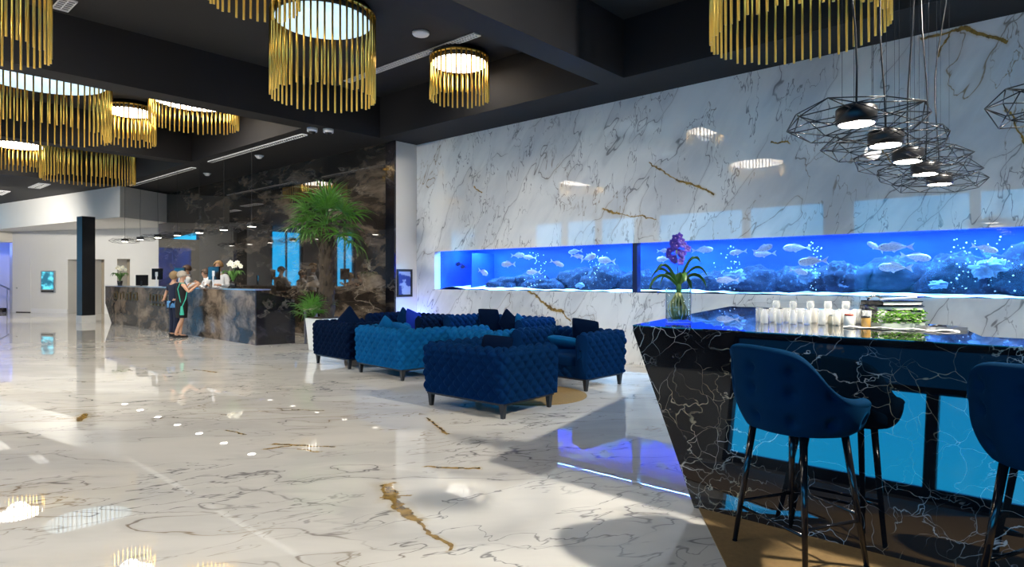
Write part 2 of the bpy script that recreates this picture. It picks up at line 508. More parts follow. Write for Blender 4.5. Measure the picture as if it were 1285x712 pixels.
# ceiling: charcoal slab above, black beams below
mb = MB(); mb.box(-38, 6, -8, 10.6, 5.3, 5.5)
struct('ceiling', mb, M['ceil_grey'])
BZ = 4.43
for x0, x1 in ((-5.43, -4.99), (-11.48, -11.0), (-17.3, -16.85), (-23.4, -22.95), (2.3, 2.75)):
    y1 = 8.13 if x0 > -11.2 else 6.58
    mb = MB(); mb.box(x0, x1, -6.6, y1, BZ, 5.3)
    struct('ceiling_beam', mb, M['beam_black'])
mb = MB(); mb.box(-11.0, 5, 8.13, WY, BZ, 5.3); struct('ceiling_beam', mb, M['beam_black'])
mb = MB(); mb.box(-24.0, -11.0, 6.58, 8.52, BZ, 5.3); struct('ceiling_soffit', mb, M['black_ceiling'])
mb = MB(); mb.box(-38, -23.4, -6.6, 8.6, BZ, 5.3); struct('ceiling_soffit', mb, M['ceil_grey'])
mb = MB(); mb.box(-22.95, 5, -6.6, -4.6, BZ, 5.3); struct('ceiling_beam', mb, M['beam_black'])

# white bulkhead over the reception end
mb = MB(); mb.prism([(-23.0, 6.75), (-24.0, 8.515), (-24.85, 8.515), (-24.85, 10.3), (-37, 10.3), (-37, 4.34)], 3.42, BZ)
struct('ceiling_bulkhead', mb, M['white'])

# slanting white end wall with three tall niches
P1 = Vector((-33.5, 5.8, 0)); P2 = Vector((-26.6, 9.15, 0)); ed = (P2 - P1).normalized(); en = Vector((-ed.y, ed.x, 0))


def endm(): return Matrix.Translation(P1) @ Matrix((( ed.x, en.x, 0, 0), (ed.y, en.y, 0, 0), (0, 0, 1, 0), (0, 0, 0, 1)))


EM = endm()
mb = MB(); NZ = 2.21; cur = 0.0
for s0, s1 in ((3.05, 3.75), (4.30, 4.96), (5.61, 6.25), (9.4, 9.4)):
    mb.box(cur, s0, 0, 0.45, 0, 3.42, EM)
    if s1 > s0: mb.box(s0, s1, 0, 0.45, NZ, 3.42, EM)
    cur = s1
struct('wall_left', mb, M['white'])
mb = MB(); mb.box(2.6, 9.4, 0.45, 0.5, 0, 3.4, EM); struct('wall_niche', mb, simple('tan_paint', (0.34, 0.29, 0.22), 0.6))
mb = MB(); mb.box(1.08, 3.03, -0.018, 0, 0, 0.17, EM); struct('baseboard_left', mb, M['plastic'])
# flush door in the end wall
mb = MB(); mb.box(0.20, 1.05, -0.012, 0, 0.03, 2.26, EM); dr = struct('door_1', mb, M['white'])
mb = MB(); mb.box(0.22, 1.03, -0.016, 0, 0.0, 0.03, EM); h = mb.build('threshold', M['black'], dr)
mb = MB(); mb.ball(EM @ Vector((0.30, -0.05, 1.03)), 0.03); mb.tube([EM @ Vector((0.30, -0.012, 1.03)), EM @ Vector((0.30, -0.05, 1.03))], 0.012); mb.build('door_handle', M['steel'], dr)
# wall beside the stairs opening, with glazing further along
mb = MB()
mb.box(-33.8, -33.5, 3.6, 4.0, 0, 3.42); mb.box(-33.8, -33.5, 4.0, 5.8, 2.96, 3.42)
struct('wall_stair', mb, M['cream'])
mb = MB()
mb.box(-33.9, -33.5, -6.6, -5.9, 0, 5.3); mb.box(-33.9, -33.5, 3.3, 3.6, 0, 5.3); mb.box(-33.9, -33.5, -5.9, 3.3, 0, 0.25); mb.box(-33.9, -33.5, -5.9, 3.3, 4.5, 5.3); mb.box(-33.9, -33.5, -0.3, 3.3, 0.25, 4.5); mb.box(-33.9, -33.5, -4.5, -2.3, 0.25, 4.5)
struct('wall_end', mb, M['white'])
mb = MB(); mb.box(-37, -33.8, 6.3, 6.4, 0, 3.42); mb.box(-37.1, -37, 3.5, 6.4, 0, 3.42); mb.box(-37, -33.8, 3.5, 3.6, 0, 3.42)
mb.box(-34.0, -33.5, 5.8, 6.3, 0, 3.42)
struct('wall_stairwell', mb, M['white'])
mb = MB(); mb.box(5, 5.2, -8, 10.6, 0, 5.3); struct('wall_right', mb, M['white'])
mb = MB(); mb.box(-38, 6, 10.5, 10.6, 0, 5.3); mb.box(-38.1, -38, 3.45, 10.6, 0, 5.3); struct('wall_outer', mb, M['white'])

# glazed facade facing the aquarium wall: low panes, a dark gallery band, a clerestory
mb = MB(); mb.box(-33.9, 5, -6.7, -6.5, 4.2, 5.3); mb.box(-33.9, -27, -6.7, -6.5, 0, 4.2); mb.box(-33.9, 5, -6.7, -6.5, 0, 0.06)
mb.box(-27, -5.9, -6.7, -6.5, 0.06, 2.0); mb.box(-24.6, -20.6, -6.7, -6.5, 2.95, 4.2)
struct('wall_front', mb, simple('grey_wall_paint', (0.30, 0.30, 0.30), 0.6))
mb = MB(); mb.box(-27, -5.9, -6.72, -6.4, 2.0, 2.95); mb.box(-5.9, 5, -6.72, -6.4, 2.0, 2.1); mb.box(-5.9, 5, -6.72, -6.4, 2.85, 2.95); mb.box(-5.9, 5, -6.7, -6.45, 0.06, 0.28); struct('trim_3', mb, M['beam_black'])
mb = MB(); mb.box(-5.9, 5, -6.62, -6.6, 2.1, 2.85); struct('window_20', mb, glass_mat('tinted_glass', (0.16, 0.20, 0.24)))
wi = 1
for a, b in ((-5.9, -2.05), (-2.05, 1.6), (1.6, 5.0)):
    mb = MB(); mb.box(a + 0.1, b - 0.1, -6.62, -6.60, 0.28, 2.0)
    w = struct('window_%d' % wi, mb, M['winglass']); wi += 1
    mb = MB(); mb.box(a, a + 0.1, -6.68, -6.50, 0.06, 2.0); mb.box(b - 0.1, b, -6.68, -6.50, 0.06, 2.0); mb.build('window_frame', M['black'], w)
for a, b in ((-27, -24.6), (-20.6, -18.6), (-18.6, -16.6), (-16.6, -14.5), (-13.6, -9.6), (-9.6, -6.6), (-5.9, -2.25), (-2.25, 1.4), (1.4, 5.0)):
    mb = MB(); mb.box(a + 0.12, b - 0.12, -6.62, -6.60, 2.95, 4.2)
    w = struct('window_%d' % wi, mb, M['winglass']); wi += 1
    mb = MB(); mb.box(a, a + 0.14, -6.68, -6.50, 2.95, 4.2); mb.box(b - 0.14, b, -6.68, -6.50, 2.95, 4.2); mb.build('window_frame', M['black'], w)
mb = MB(); mb.box(-14.5, -13.6, -6.7, -6.5, 2.95, 4.2); mb.box(-6.6, -5.9, -6.7, -6.5, 2.95, 4.2); struct('wall_pier', mb, MATS['grey_wall_paint'])
for a, b in ((-5.9, -4.5), (-2.3, -0.3)):
    mb = MB(); mb.box(-33.7, -33.68, a + 0.1, b - 0.1, 0.25, 4.5)
    w = struct('window_%d' % wi, mb, M['winglass']); wi += 1
    mb = MB(); mb.box(-33.8, -33.6, a, a + 0.12, 0.25, 4.5); mb.box(-33.8, -33.6, b - 0.12, b, 0.25, 4.5); mb.box(-33.75, -33.64, (a + b) / 2 - .04, (a + b) / 2 + .04, 0.25, 4.5)
    mb.build('window_frame', M['black'], w)
# terrace outside
mb = MB(); mb.box(-60, 30, -60, -6.75, -0.25, -0.15); struct('ground', mb, simple('terrace', (0.30, 0.33, 0.34), 0.7))

# carpet under the stools; unseen part behind the camera added to darken bar reflections
mb = MB(); mb.prism([(-1.74, 3.70), (-1.27, 3.02), (-1.18, 2.88), (-3.75, 0.55), (-5.2, -0.5), (-5.2, -6.2), (4.9, -6.2), (4.9, 3.70)], 0.0005, 0.008)
tag(mb.build('carpet', M['carpet']), 'brown carpet runner under the bar stools along the black bar, with an unseen stretch added to darken its reflections', 'carpet')
rugm = MB(); rugm.lathe([(0, 0.012), (0.64, 0.012), (0.655, 0.006), (0.655, 0.0005)], 64)
tag(rugm.build('round_rug', M['rug'], loc=(-4.9, 5.9, 0)), 'round ochre rug on the white floor between the armchairs', 'rug')

# column
col = thing('column', 'square black column with white plinth before the white end wall', 'column', (-23.75, 6.0, 0), math.radians(8))
mb = MB(); mb.box(-0.19, 0.19, -0.19, 0.19, 0.24, 3.42); mb.build('shaft', M['black'], col)
mb = MB(); mb.box(-0.205, 0.205, -0.205, 0.205, 0, 0.24); mb.build('plinth', M['pot'], col)

# wall screen
scr = thing('wall_screen', 'small glowing cyan screen hung on the white end wall', 'screen')
mb = MB(); mb.box(1.66, 2.42, -0.07, -0.001, 0.84, 1.75, EM); bevel(mb.build('frame', M['steel'], scr), 0.008)
n = NT('screen_picture'); co = n.coord()
f = n.noise(n.mapping(co, scale=(2, 2, 3)), 1.2, 2)
c = n.mix(n.sstep(f, 0.4, 0.6), (0.01, 0.10, 0.16, 1), (0.10, 0.55, 0.70, 1))
n.setp(base=(0, 0, 0, 1), emit=c, emit_s=1.5, rough=0.1)
mb = MB(); mb.box(1.71, 2.37, -0.075, -0.07, 0.98, 1.71, EM); mb.build('display', n.m, scr)
mb = MB(); mb.box(1.71, 2.37, -0.078, -0.075, 0.87, 0.93, EM); mb.build('control_strip', M['black'], scr)

# staircase in the blue stairwell
st = thing('staircase', 'dark stone stairs rising in the blue lit opening at far left', 'staircase', (-34.9, 5.7, 0))
for k in range(8):
    mb = MB(); mb.box(-0.9, 0.9, -0.28 * (k + 1), -0.28 * k, 0, 0.17 * (k + 1)); mb.build('step', M['deskend'], st)
mb = MB(); mb.tube([(0.95, 0.1, 0.95), (0.95, -2.1, 2.35)], 0.03); mb.tube([(0.95, 0.0, 0), (0.95, 0.0, 1.0)], 0.02); mb.tube([(0.95, -1.1, 0.6), (0.95, -1.1, 1.7)], 0.02); mb.build('handrail', M['steel'], st)
d = bpy.data.lights.new('stair_lamp_light', 'POINT'); d.energy = 60; d.color = (0.1, 0.2, 1.0); d.shadow_soft_size = 0.1
o = bpy.data.objects.new('stair_lamp_light', d); C.objects.link(o); o.location = (-35.2, 5.2, 2.7)

# framed picture on the return wall
pf = thing('framed_picture', 'black framed blue picture on the white return wall left of the aquarium', 'picture')
n = NT('picture_print'); co = n.coord()
f = n.noise(co, 4.5, 3)
n.setp(base=n.mix(n.sstep(f, 0.45, 0.55), (0.02, 0.05, 0.30, 1), (0.35, 0.45, 0.75, 1)), rough=0.3)
mb = MB()
x = -10.985
for y0, y1, z0, z1 in ((8.56, 8.98, 1.02, 1.07), (8.56, 8.98, 1.58, 1.63), (8.94, 8.98, 1.07, 1.58), (8.56, 8.60, 1.07, 1.58)):
    mb.box(x, x + 0.035, y0, y1, z0, z1)
mb.build('frame', M['black'], pf)
mb = MB(); mb.box(x, x + 0.018, 8.60, 8.94, 1.07, 1.58); mb.build('print', n.m, pf)
for loc, pw in (((-10.80, 8.92, 0.45), 16),):  # unseen point lamp added for the blue spill low on this wall
    d = bpy.data.lights.new('added_blue_fill', 'POINT'); d.energy = pw; d.color = (0.10, 0.2, 1.0); d.shadow_soft_size = 0.08
    o = bpy.data.objects.new('added_blue_fill', d); C.objects.link(o); o.location = loc

# ------------------------------------------------------------------ aquarium
AQ = thing('aquarium', 'long blue lit aquarium set into the white marble wall', 'aquarium', (0, 0, 0))
n = NT('tank_back_blue'); co = n.coord()
f = n.noise(n.mapping(co, scale=(0.35, 1, 1.0)), 1.6, 3)
n.setp(base=n.mix(n.sstep(f, 0.35, 0.7), (0.003, 0.04, 0.66, 1), (0.008, 0.09, 0.86, 1)), rough=0.8)
TB = 10.32
mb = MB(); mb.box(TX0, TX1, TB, TB + 0.05, 0.95, 2.25); mb.box(TX0 - 0.05, TX0, WY + .16, TB, 0.95, 2.25); mb.box(TX1, TX1 + 0.05, WY + .16, TB, 0.95, 2.25)
mb.build('back_panel', n.m, AQ)
sandm = simple('white_aquarium_sand', (0.80, 0.84, 0.88), 0.9, var=0.1, vs=30)


def sand(u, v):
    x = TX0 + u * (TX1 - TX0); y = WY + 0.165 + v * (TB - WY - 0.17)
    zz = 1.20 + 0.05 * v + 0.035 * mnoise.noise(Vector((x * 1.3, y * 1.5, 0))) + 0.02 * mnoise.noise(Vector((x * 4, y * 4, 3)))
    if x < -9.5: zz += 0.05 * math.exp(-((x + 10.0) / 0.3) ** 2)
    return (x, y, zz)


mb = MB(); mb.grid(sand, 220, 14); mb.build('sand_bed', sandm, AQ)
for a, b in ((TX0, -5.45), (-5.36, TX1)):
    mb = MB(); mb.box(a, b, WY + 0.10, WY + 0.12, TZ0, TZ1); mb.build('glass_pane', M['tankglass'], AQ)
mb = MB(); mb.box(-5.45, -5.36, WY + 0.03, WY + 0.15, TZ0, TZ1); mb.build('mullion', simple('navy_mullion', (0.005, 0.01, 0.06), 0.3), AQ)
mb = MB(); mb.box(TX0, TX1, 9.5, 10.0, 2.22, 2.28); mb.build('light_hood', M['black'], AQ)
mb = MB(); mb.box(-9.75, -9.72, WY + 0.5, TB, 1.15, 1.98); mb.build('divider', n.m, AQ)
n = NT('bubble_white'); n.setp(base=(0.85, 0.9, 1, 1), rough=0.3)
mb = MB()
for k in range(260):
    cx_, w_ = random.choice(((-7.95, .06), (-4.0, .08), (-2.75, .07), (-1.0, .1), (-0.6, .12), (-6.55, .1)))
    mb.ball((cx_ + random.gauss(0, w_), 9.45 + random.random() * 0.5, 1.25 + 0.7 * random.random()), 0.006 + 0.006 * random.random(), n=6, m=4)
tag(mb.build('bubbles', n.m, AQ), kind='stuff')

# reef rocks, each one lifted alone
rockm = NT('reef_rock'); co = rockm.coord()
fz = rockm.noise(co, 16, 6, 0.7)
rockm.setp(base=rockm.mix(rockm.sstep(fz, 0.5, 0.75), (0.002, 0.016, 0.06, 1), (0.06, 0.16, 0.30, 1)), rough=0.9)
corm = simple('pale_coral', (0.16, 0.28, 0.5), 0.8, var=0.3, vs=12)
ri = 0


def lumpy(seed, rx, ry, rz, rough=0.35, nn=26, mm=16):
    r = MB()
    def fn(u, v):
        th = PI * v; a = 2 * PI * u
        p = Vector((math.sin(th) * math.cos(a), math.sin(th) * math.sin(a), -math.cos(th)))
        k = 1 + rough * mnoise.noise(p * 1.8 + Vector((seed, 0, 0))) + rough * 0.6 * mnoise.noise(p * 4.5 + Vector((0, seed, 0))) + rough * 0.35 * mnoise.noise(p * 10 + Vector((0, 0, seed)))
        return (p.x * rx * k, p.y * ry * k, p.z * rz * k)
    r.grid(fn, nn, mm, wrapu=True)
    return r


rocks = [(-8.95, 9.9, .50, .17), (-8.35, 10.0, .42, .22), (-7.75, 9.85, .40, .15), (-7.1, 10.0, .55, .27), (-6.45, 9.9, .50, .30), (-5.85, 10.0, .42, .24),
         (-5.1, 9.95, .35, .20), (-4.45, 10.0, .45, .22), (-3.75, 9.95, .50, .25), (-3.05, 10.0, .48, .27), (-2.45, 9.85, .40, .30), (-1.8, 10.0, .55, .33),
         (-1.1, 9.95, .5, .36), (-0.45, 10.0, .55, .42), (0.25, 9.9, .5, .4), (1.0, 10.0, .55, .38), (1.8, 9.95, .5, .3)]
rel = ['low dark reef rock nearest the left end of the aquarium', 'rounded dark reef rock second from the aquarium left end', 'small low reef rock third from the aquarium left end',
       'wide reef rock fourth from the aquarium left end', 'tall reef rock in middle of the left tank pane', 'dark reef rock just left of the tank mullion',
       'small reef rock just right of the tank mullion', 'reef rock behind the purple orchid', 'reef rock just right of the purple orchid',
       'dark reef rock above the row of bar glasses', 'narrow tall reef rock right of the bar glasses', 'wide reef rock behind the bar tap', 'tall reef rock above the mint on the bar',
       'very tall reef rock near the right edge of the photo', 'reef rock at the right frame edge of the tank', 'reef rock past the right end of the photo', 'last reef rock at the right end of the tank']
for (x, y, r_, h_), lb in zip(rocks, rel):
    o = lumpy(ri * 7.3, r_, 0.26, h_).build('reef_rock', rockm.m, loc=(x, y, 1.19 + h_ * 0.55)); ri += 1
    tag(o, lb, 'rock', 'reef rocks in the aquarium')
for i, (x, z, s, lb) in enumerate([(-6.85, 1.30, .09, 'small pale coral lump on sand in the left tank pane'), (-3.9, 1.45, .16, 'pale shelf coral right of the purple orchid'), (-2.85, 1.46, .15, 'pale knobbly coral above the bar glasses'),
                                   (-2.35, 1.33, .08, 'small pale coral near sand above the bar tap'), (-0.75, 1.55, .17, 'pale branching coral upper right over the mint'), (-1.25, 1.34, .1, 'little pale coral beside the tall right rocks')]):
    o = lumpy(50 + i * 3.1, s * .85, s * .5, s * .5, 0.9).build('coral', corm, loc=(x, 9.62, z)); tag(o, lb, 'coral', 'pale corals in the aquarium')

# fish
fishm = NT('silver_pink_scales'); co = fishm.coord()
fishm.setp(base=fishm.mix(fishm.sstep(fishm.noise(fishm.mapping(co, scale=(1, 1, 2)), 14, 3), 0.4, 0.65), (0.75, 0.62, 0.68, 1), (0.38, 0.36, 0.55, 1)), rough=0.3)
finm = simple('pale_fin', (0.62, 0.55, 0.68), 0.5)
eyem = simple('fish_eye', (0.01, 0.01, 0.01), 0.1)


def fish_body():
    m = MB()
    def fn(u, v):
        t = v; a = 2 * PI * u
        hh = 0.40 * (math.sin(PI * min(1, t ** 0.75)) ** 0.8) * (1 - 0.35 * t) + 0.035 * (1 if 0.02 < t else 0)
        if t > 0.97: hh *= 0.6
        return ((0.5 - t) * 0.84, 0.36 * hh * math.cos(a) * 0.5, hh * 0.5 * math.sin(a) * 1.05)
    m.grid(fn, 14, 18, wrapu=True)
    return m.mesh('body', fishm.m)


def plate(pts, th):
    m = MB(); n_ = len(pts)
    m.add([(x, -th, z) for x, z in pts] + [(x, th, z) for x, z in pts],
          [tuple(range(n_)), tuple(range(2 * n_ - 1, n_ - 1, -1))] + [(i, i + n_, (i + 1) % n_ + n_, (i + 1) % n_) for i in range(n_)])
    return m


FB = fish_body()
FT = plate([(-0.40, 0.02), (-0.62, 0.19), (-0.55, 0.0), (-0.62, -0.19), (-0.40, -0.02)], 0.006).mesh('tail_fin', finm)
FD = plate([(0.14, 0.17), (0.02, 0.27), (-0.18, 0.20), (-0.30, 0.10), (-0.1, 0.12)], 0.005).mesh('dorsal_fin', finm)
FV = plate([(0.05, -0.16), (-0.05, -0.26), (-0.12, -0.17), (-0.28, -0.09), (-0.1, -0.10)], 0.005).mesh('belly_fin', finm)
_e = MB(); _e.ball((0.31, -0.055, 0.04), 0.022, n=8, m=6); _e.ball((0.31, 0.055, 0.04), 0.022, n=8, m=6); FE = _e.mesh('eye', eyem)
FISH = [(-8.26, 1.89, .36, 1, 0, 'upper of two overlapping fish left of centre in the left pane'), (-8.10, 1.85, .30, -1, -.1, 'lower of two overlapping fish left of centre in the left pane'),
        (-8.48, 1.71, .40, -1, 0, 'pale fish below the overlapping pair in the left pane'), (-9.24, 1.55, .38, 1, .25, 'low slanting fish nearest the left end of the tank'),
        (-6.98, 1.93, .30, -1, .1, 'lone fish high in the middle of the left pane'), (-7.18, 1.70, .30, 1, .35, 'tilted fish in mid water of the left pane'),
        (-6.55, 1.81, .40, 1, -.2, 'upper fish of the trio right of centre in left pane'), (-6.29, 1.75, .42, -1, -.1, 'largest fish of the trio right of centre in left pane'), (-6.72, 1.83, .26, 1, .1, 'smallest fish of the trio right of centre in left pane'),
        (-7.92, 1.55, .34, -1, 0, 'low fish above reef rocks in the left pane'), (-5.14, 1.75, .32, -1, 0, 'fish just right of the dark tank mullion'), (-4.98, 1.88, .24, 1, 0, 'small fish high up left of the purple orchid'),
        (-4.35, 1.88, .34, 1, -.05, 'fish high up just right of the purple orchid'), (-3.87, 1.83, .28, -1, .1, 'fish second to the right of the purple orchid'), (-3.36, 1.87, .34, 1, -.25, 'upper fish of the stacked pair left of bar glasses'),
        (-3.43, 1.79, .32, -1, .05, 'lower fish of the stacked pair left of bar glasses'), (-3.01, 1.87, .38, -1, 0, 'slim fish near the surface above the bar glasses'), (-2.73, 1.66, .42, -1, .05, 'white fish in mid water above the bar glasses'),
        (-2.9, 1.52, .28, 1, .2, 'low fish over the rocks above the bar glasses'), (-1.98, 1.86, .24, -1, -.6, 'small steep fish near surface above the bar tap'), (-1.72, 1.83, .40, -1, 0, 'large pale fish near surface right of the bar tap'),
        (-1.75, 1.57, .42, -1, -.05, 'large white fish low above the mint on the bar'), (-1.47, 1.70, .36, 1, .15, 'fish in mid water at upper right of the mint'), (-3.95, 1.40, .34, -1, 0, 'fish low over the sand right of the purple orchid'),
        (-0.75, 1.78, .28, 1, .3, 'fish in the bubbles at the right of the tank')]
for i, (x, z, L, sd, tilt, lb) in enumerate(FISH):
    f = thing('fish', 'silvery ' + lb, 'fish', (x, 9.50 + 0.13 * math.sin(i * 2.1), z), 0, 'fish in the aquarium')
    f.rotation_euler = (0, tilt, (0 if sd > 0 else PI) + 0.25 * math.sin(i * 1.7)); L *= 0.85; f.scale = (L * 1.15, L, L * .82)
    for nm, me in (('body', FB), ('tail_fin', FT), ('dorsal_fin', FD), ('belly_fin', FV), ('eye', FE)):
        o = bpy.data.objects.new(nm, me); C.objects.link(o); o.parent = f
for x, z, lb in ((-10.12, 1.74, 'dark small fish in the left end compartment, upper one'), (-9.98, 1.68, 'dark small fish in the left end compartment, lower one')):
    f = thing('fish', lb, 'fish', (x, 9.6, z), PI, 'fish in the aquarium'); f.scale = (.22,) * 3
    dk = simple('dark_fish', (0.02, 0.03, 0.12), 0.4)
    for nm, me in (('body', FB), ('tail_fin', FT), ('dorsal_fin', FD)):
        o = bpy.data.objects.new(nm, me.copy()); o.data.materials.clear(); o.data.materials.append(dk); C.objects.link(o); o.parent = f

# ------------------------------------------------------------------ drum lamps
rod_cache = {}


def drum(x, y, R, zb, nrod, label, cool=False, pw=1.0):
    t = thing('drum_lamp', label, 'lamp', (x, y, zb), 0, 'gold rod drum lamps under the black ceiling')
    top = 5.22 - zb
    m = MB(); m.lathe([(R * 0.94, 5.12 - zb), (R * 0.94, 5.3 - zb)], 64, smooth=True); m.build('canopy', M['black'], t)
    m = MB(); m.lathe([(R * 0.92, 5.105 - zb), (R * 0.92, 5.119 - zb)], 64); m.build('diffuser', M['lampcool'] if cool else M['lampwhite'], t)
    m = MB()
    m.lathe([(R * 0.945, top - 0.03), (R * 1.015, top - 0.03), (R * 1.015, top), (R * 0.945, top), (R * 0.945, top - 0.03)], 64); m.build('ring', M['gold'], t)
    if not cool: spot('drum_beam', (x, y, 5.06), (x, y, 0), DRUM_W * pw * R * R, 165, 0.3, (0.97, 0.95, 0.92) if cool else WARM, 0.45 * R)
    for k in range(nrod):
        a = 2 * PI * (k + 0.08 * math.sin(k * 5.1)) / nrod
        Lc = (0, 0.03, 0.01, 0.035)[(k * 7 + k // 3) % 4]
        key = (round(zb, 2), Lc)
        if key not in rod_cache:
            q = MB(); q.tube([(0, 0, Lc), (0, 0, top - 0.01)], 0.0145, 6, smooth=True); rod_cache[key] = q.mesh('rod', M['gold'])
        o = bpy.data.objects.new('rod', rod_cache[key]); C.objects.link(o); o.parent = t
        o.location = (R * math.cos(a), R * math.sin(a), 0)


drum(-9.15, 1.22, .72, 3.99, 46, 'gold rod drum lamp cut off at the top left corner', True)
drum(-6.8, 3.33, .47, 4.47, 36, 'gold rod drum lamp cut off by the top edge left of centre')
drum(-8.0, 4.93, .72, 3.99, 48, 'large gold rod drum lamp with pale blue diffuser left of the smoke detector', True)
drum(-7.83, 7.45, .50, 4.48, 36, 'small gold rod drum lamp nearest the marble wall corner', False, 0.7)
drum(-14.2, 2.88, 1.10, 4.08, 64, 'widest gold rod drum lamp at left edge below the black beam', True)
drum(-21.8, 3.9, .62, 4.47, 40, 'small gold rod drum lamp at far left over the vents')
drum(-15.6, 4.78, .50, 4.42, 36, 'small gold rod drum lamp between two wider ones on the left')
drum(-13.6, 5.37, .84, 4.60, 56, 'shallow wide gold rod drum lamp above the reception desk')
drum(-19.9, 5.1, 1.08, 4.06, 64, 'wide gold rod drum lamp hanging just before the white bulkhead', True)
drum(-2.15, 6.92, .86, 3.96, 56, 'big gold rod drum lamp cut off by the top edge over the bar', True, 0.12)

drum(-14.0, -1.5, .86, 4.2, 56, 'added fill drum lamp with gold rods left of the camera, out of frame', False, 3.0)  # three unseen drum lamps added to lift the hall's brightness
drum(-20.0, 0.0, .86, 4.2, 56, 'added fill drum lamp with gold rods far left, out of frame', False, 4.0)
drum(-7.5, -2.0, .86, 4.2, 56, 'added fill drum lamp with gold rods behind the camera, out of frame')

for x, y, tx, ty, pw, lb in ((-25.5, 2.0, -29.5, 6.0, 1500, 'added fill spotlight on the low ceiling facing the white end wall, out of frame'), (-10.0, -1.5, -12.5, 3.0, 1900, 'added fill spotlight on the ceiling left of the camera, out of frame'), (-4.0, -1.0, -6.5, 2.5, 500, 'added fill spotlight on the ceiling behind the camera, out of frame'), (3.3, 3.6, 0.6, 10.0, 700, 'added fill spotlight washing the right end of the marble wall, out of frame')):  # unseen fill spots added for brightness on floor, end wall and marble wall
    zz = BZ if x < -24 else 5.3
    t = thing('unseen_spotlight', lb, 'spotlight', (x, y, zz - .42))
    m = MB(); m.lathe([(0.12, 0), (0.12, 0.42)], 24); m.build('housing', M['black'], t)
    spot('unseen_spot_beam', (x, y, zz - .45), (tx, ty, 0 if x > -24 else 1.5), pw, 120, 0.8, WARM, 0.2)

# spotlight fixture above the bar (source of the hard shadow of the bar)
t = thing('unseen_spotlight', 'black cylinder spotlight on the ceiling above the bar, right of frame', 'spotlight', (1.5, 4.8, 4.88))
m = MB(); m.lathe([(0.15, 0), (0.15, 0.42)], 24); m.build('housing', M['black'], t)

# ------------------------------------------------------------------ ceiling fittings
m = MB(); m.lathe([(0, 5.255), (0.12, 5.26), (0.135, 5.28), (0.135, 5.30)], 32)
tag(m.build('smoke_detector', M['plastic'], loc=(-7.64, 6.43, 0)), 'round white smoke detector on the ceiling between two drum lamps', 'smoke detector')


def slot(x0, x1, y, z, w, label, n_slats, mat=M['ledslot'], grp='linear ceiling grilles'):
    t = thing('ceiling_grille', label, 'grille', ((x0 + x1) / 2, y, z), 0, grp)
    L = (x1 - x0) / 2
    m = MB()
    for yy in (-w / 2, w / 2 - 0.012): m.box(-L, L, yy, yy + 0.012, -0.02, 0)
    m.box(-L, -L + 0.012, -w / 2, w / 2, -0.02, 0); m.box(L - 0.012, L, -w / 2, w / 2, -0.02, 0)
    m.build('frame', M['plastic'], t)
    m = MB(); m.box(-L, L, -w / 2, w / 2, -0.006, -0.001); m.build('backing', mat, t)
    m = MB()
    for k in range(n_slats):
        xx = -L + (k + 0.5) * 2 * L / n_slats
        m.box(xx - 0.012, xx + 0.012, -w / 2, w / 2, -0.018, -0.008)
    m.box(-L, L, -0.006, 0.006, -0.019, -0.007)
    m.build('slats', M['black'] if mat is M['ledslot'] else M['plastic'], t)


slot(-10.6, -7.0, 7.05, 5.30, 0.16, 'long white linear grille beside the small drum lamp', 60, M['black'])
slot(-16.5, -11.9, 6.89, BZ, 0.13, 'lit linear grille ending at the two ceiling cameras', 50)
slot(-22.6, -17.7, 6.96, BZ, 0.13, 'lit linear grille above the far half of reception', 50)
slot(-10.85, -10.35, 2.42, 5.30, 0.2, 'small white ceiling vent near the top left lamp', 6, M['black'], 'ceiling vents')
slot(-25.6, -24.2, 5.0, BZ, 0.32, 'lit ceiling vent left of the white bulkhead, right one', 8, M['ledslot'], 'ceiling vents')
slot(-28.6, -27.2, 4.5, BZ, 0.32, 'lit ceiling vent left of the white bulkhead, leftmost one', 8, M['ledslot'], 'ceiling vents')
for x, y, lb in ((-11.32, 6.72, 'white dome camera at the end of the linear grille, left one'), (-11.15, 6.98, 'white dome camera at the end of the linear grille, right one')):
    t = thing('dome_camera', lb, 'camera', (x, y, BZ), 0, 'ceiling dome cameras')
    m = MB(); m.lathe([(0.10, -0.07), (0.105, 0)], 24); m.build('base', M['plastic'], t)
    m = MB(); m.lathe([(0, -0.115), (0.04, -0.108), (0.065, -0.085), (0.07, -0.07)], 24); m.build('dome', M['blackgloss'], t)
for x, y, lb in ((-14.8, 7.35, 'small white ceiling sensor above the palm side of reception'), (-18.4, 7.6, 'small white ceiling sensor above the middle of reception')):
    m = MB(); m.lathe([(0, -0.08), (0.05, -0.07), (0.08, -0.03), (0.11, 0)], 20)
    tag(m.build('ceiling_sensor', M['plastic'], loc=(x, y, BZ)), lb, 'sensor')

# ------------------------------------------------------------------ wire pendants


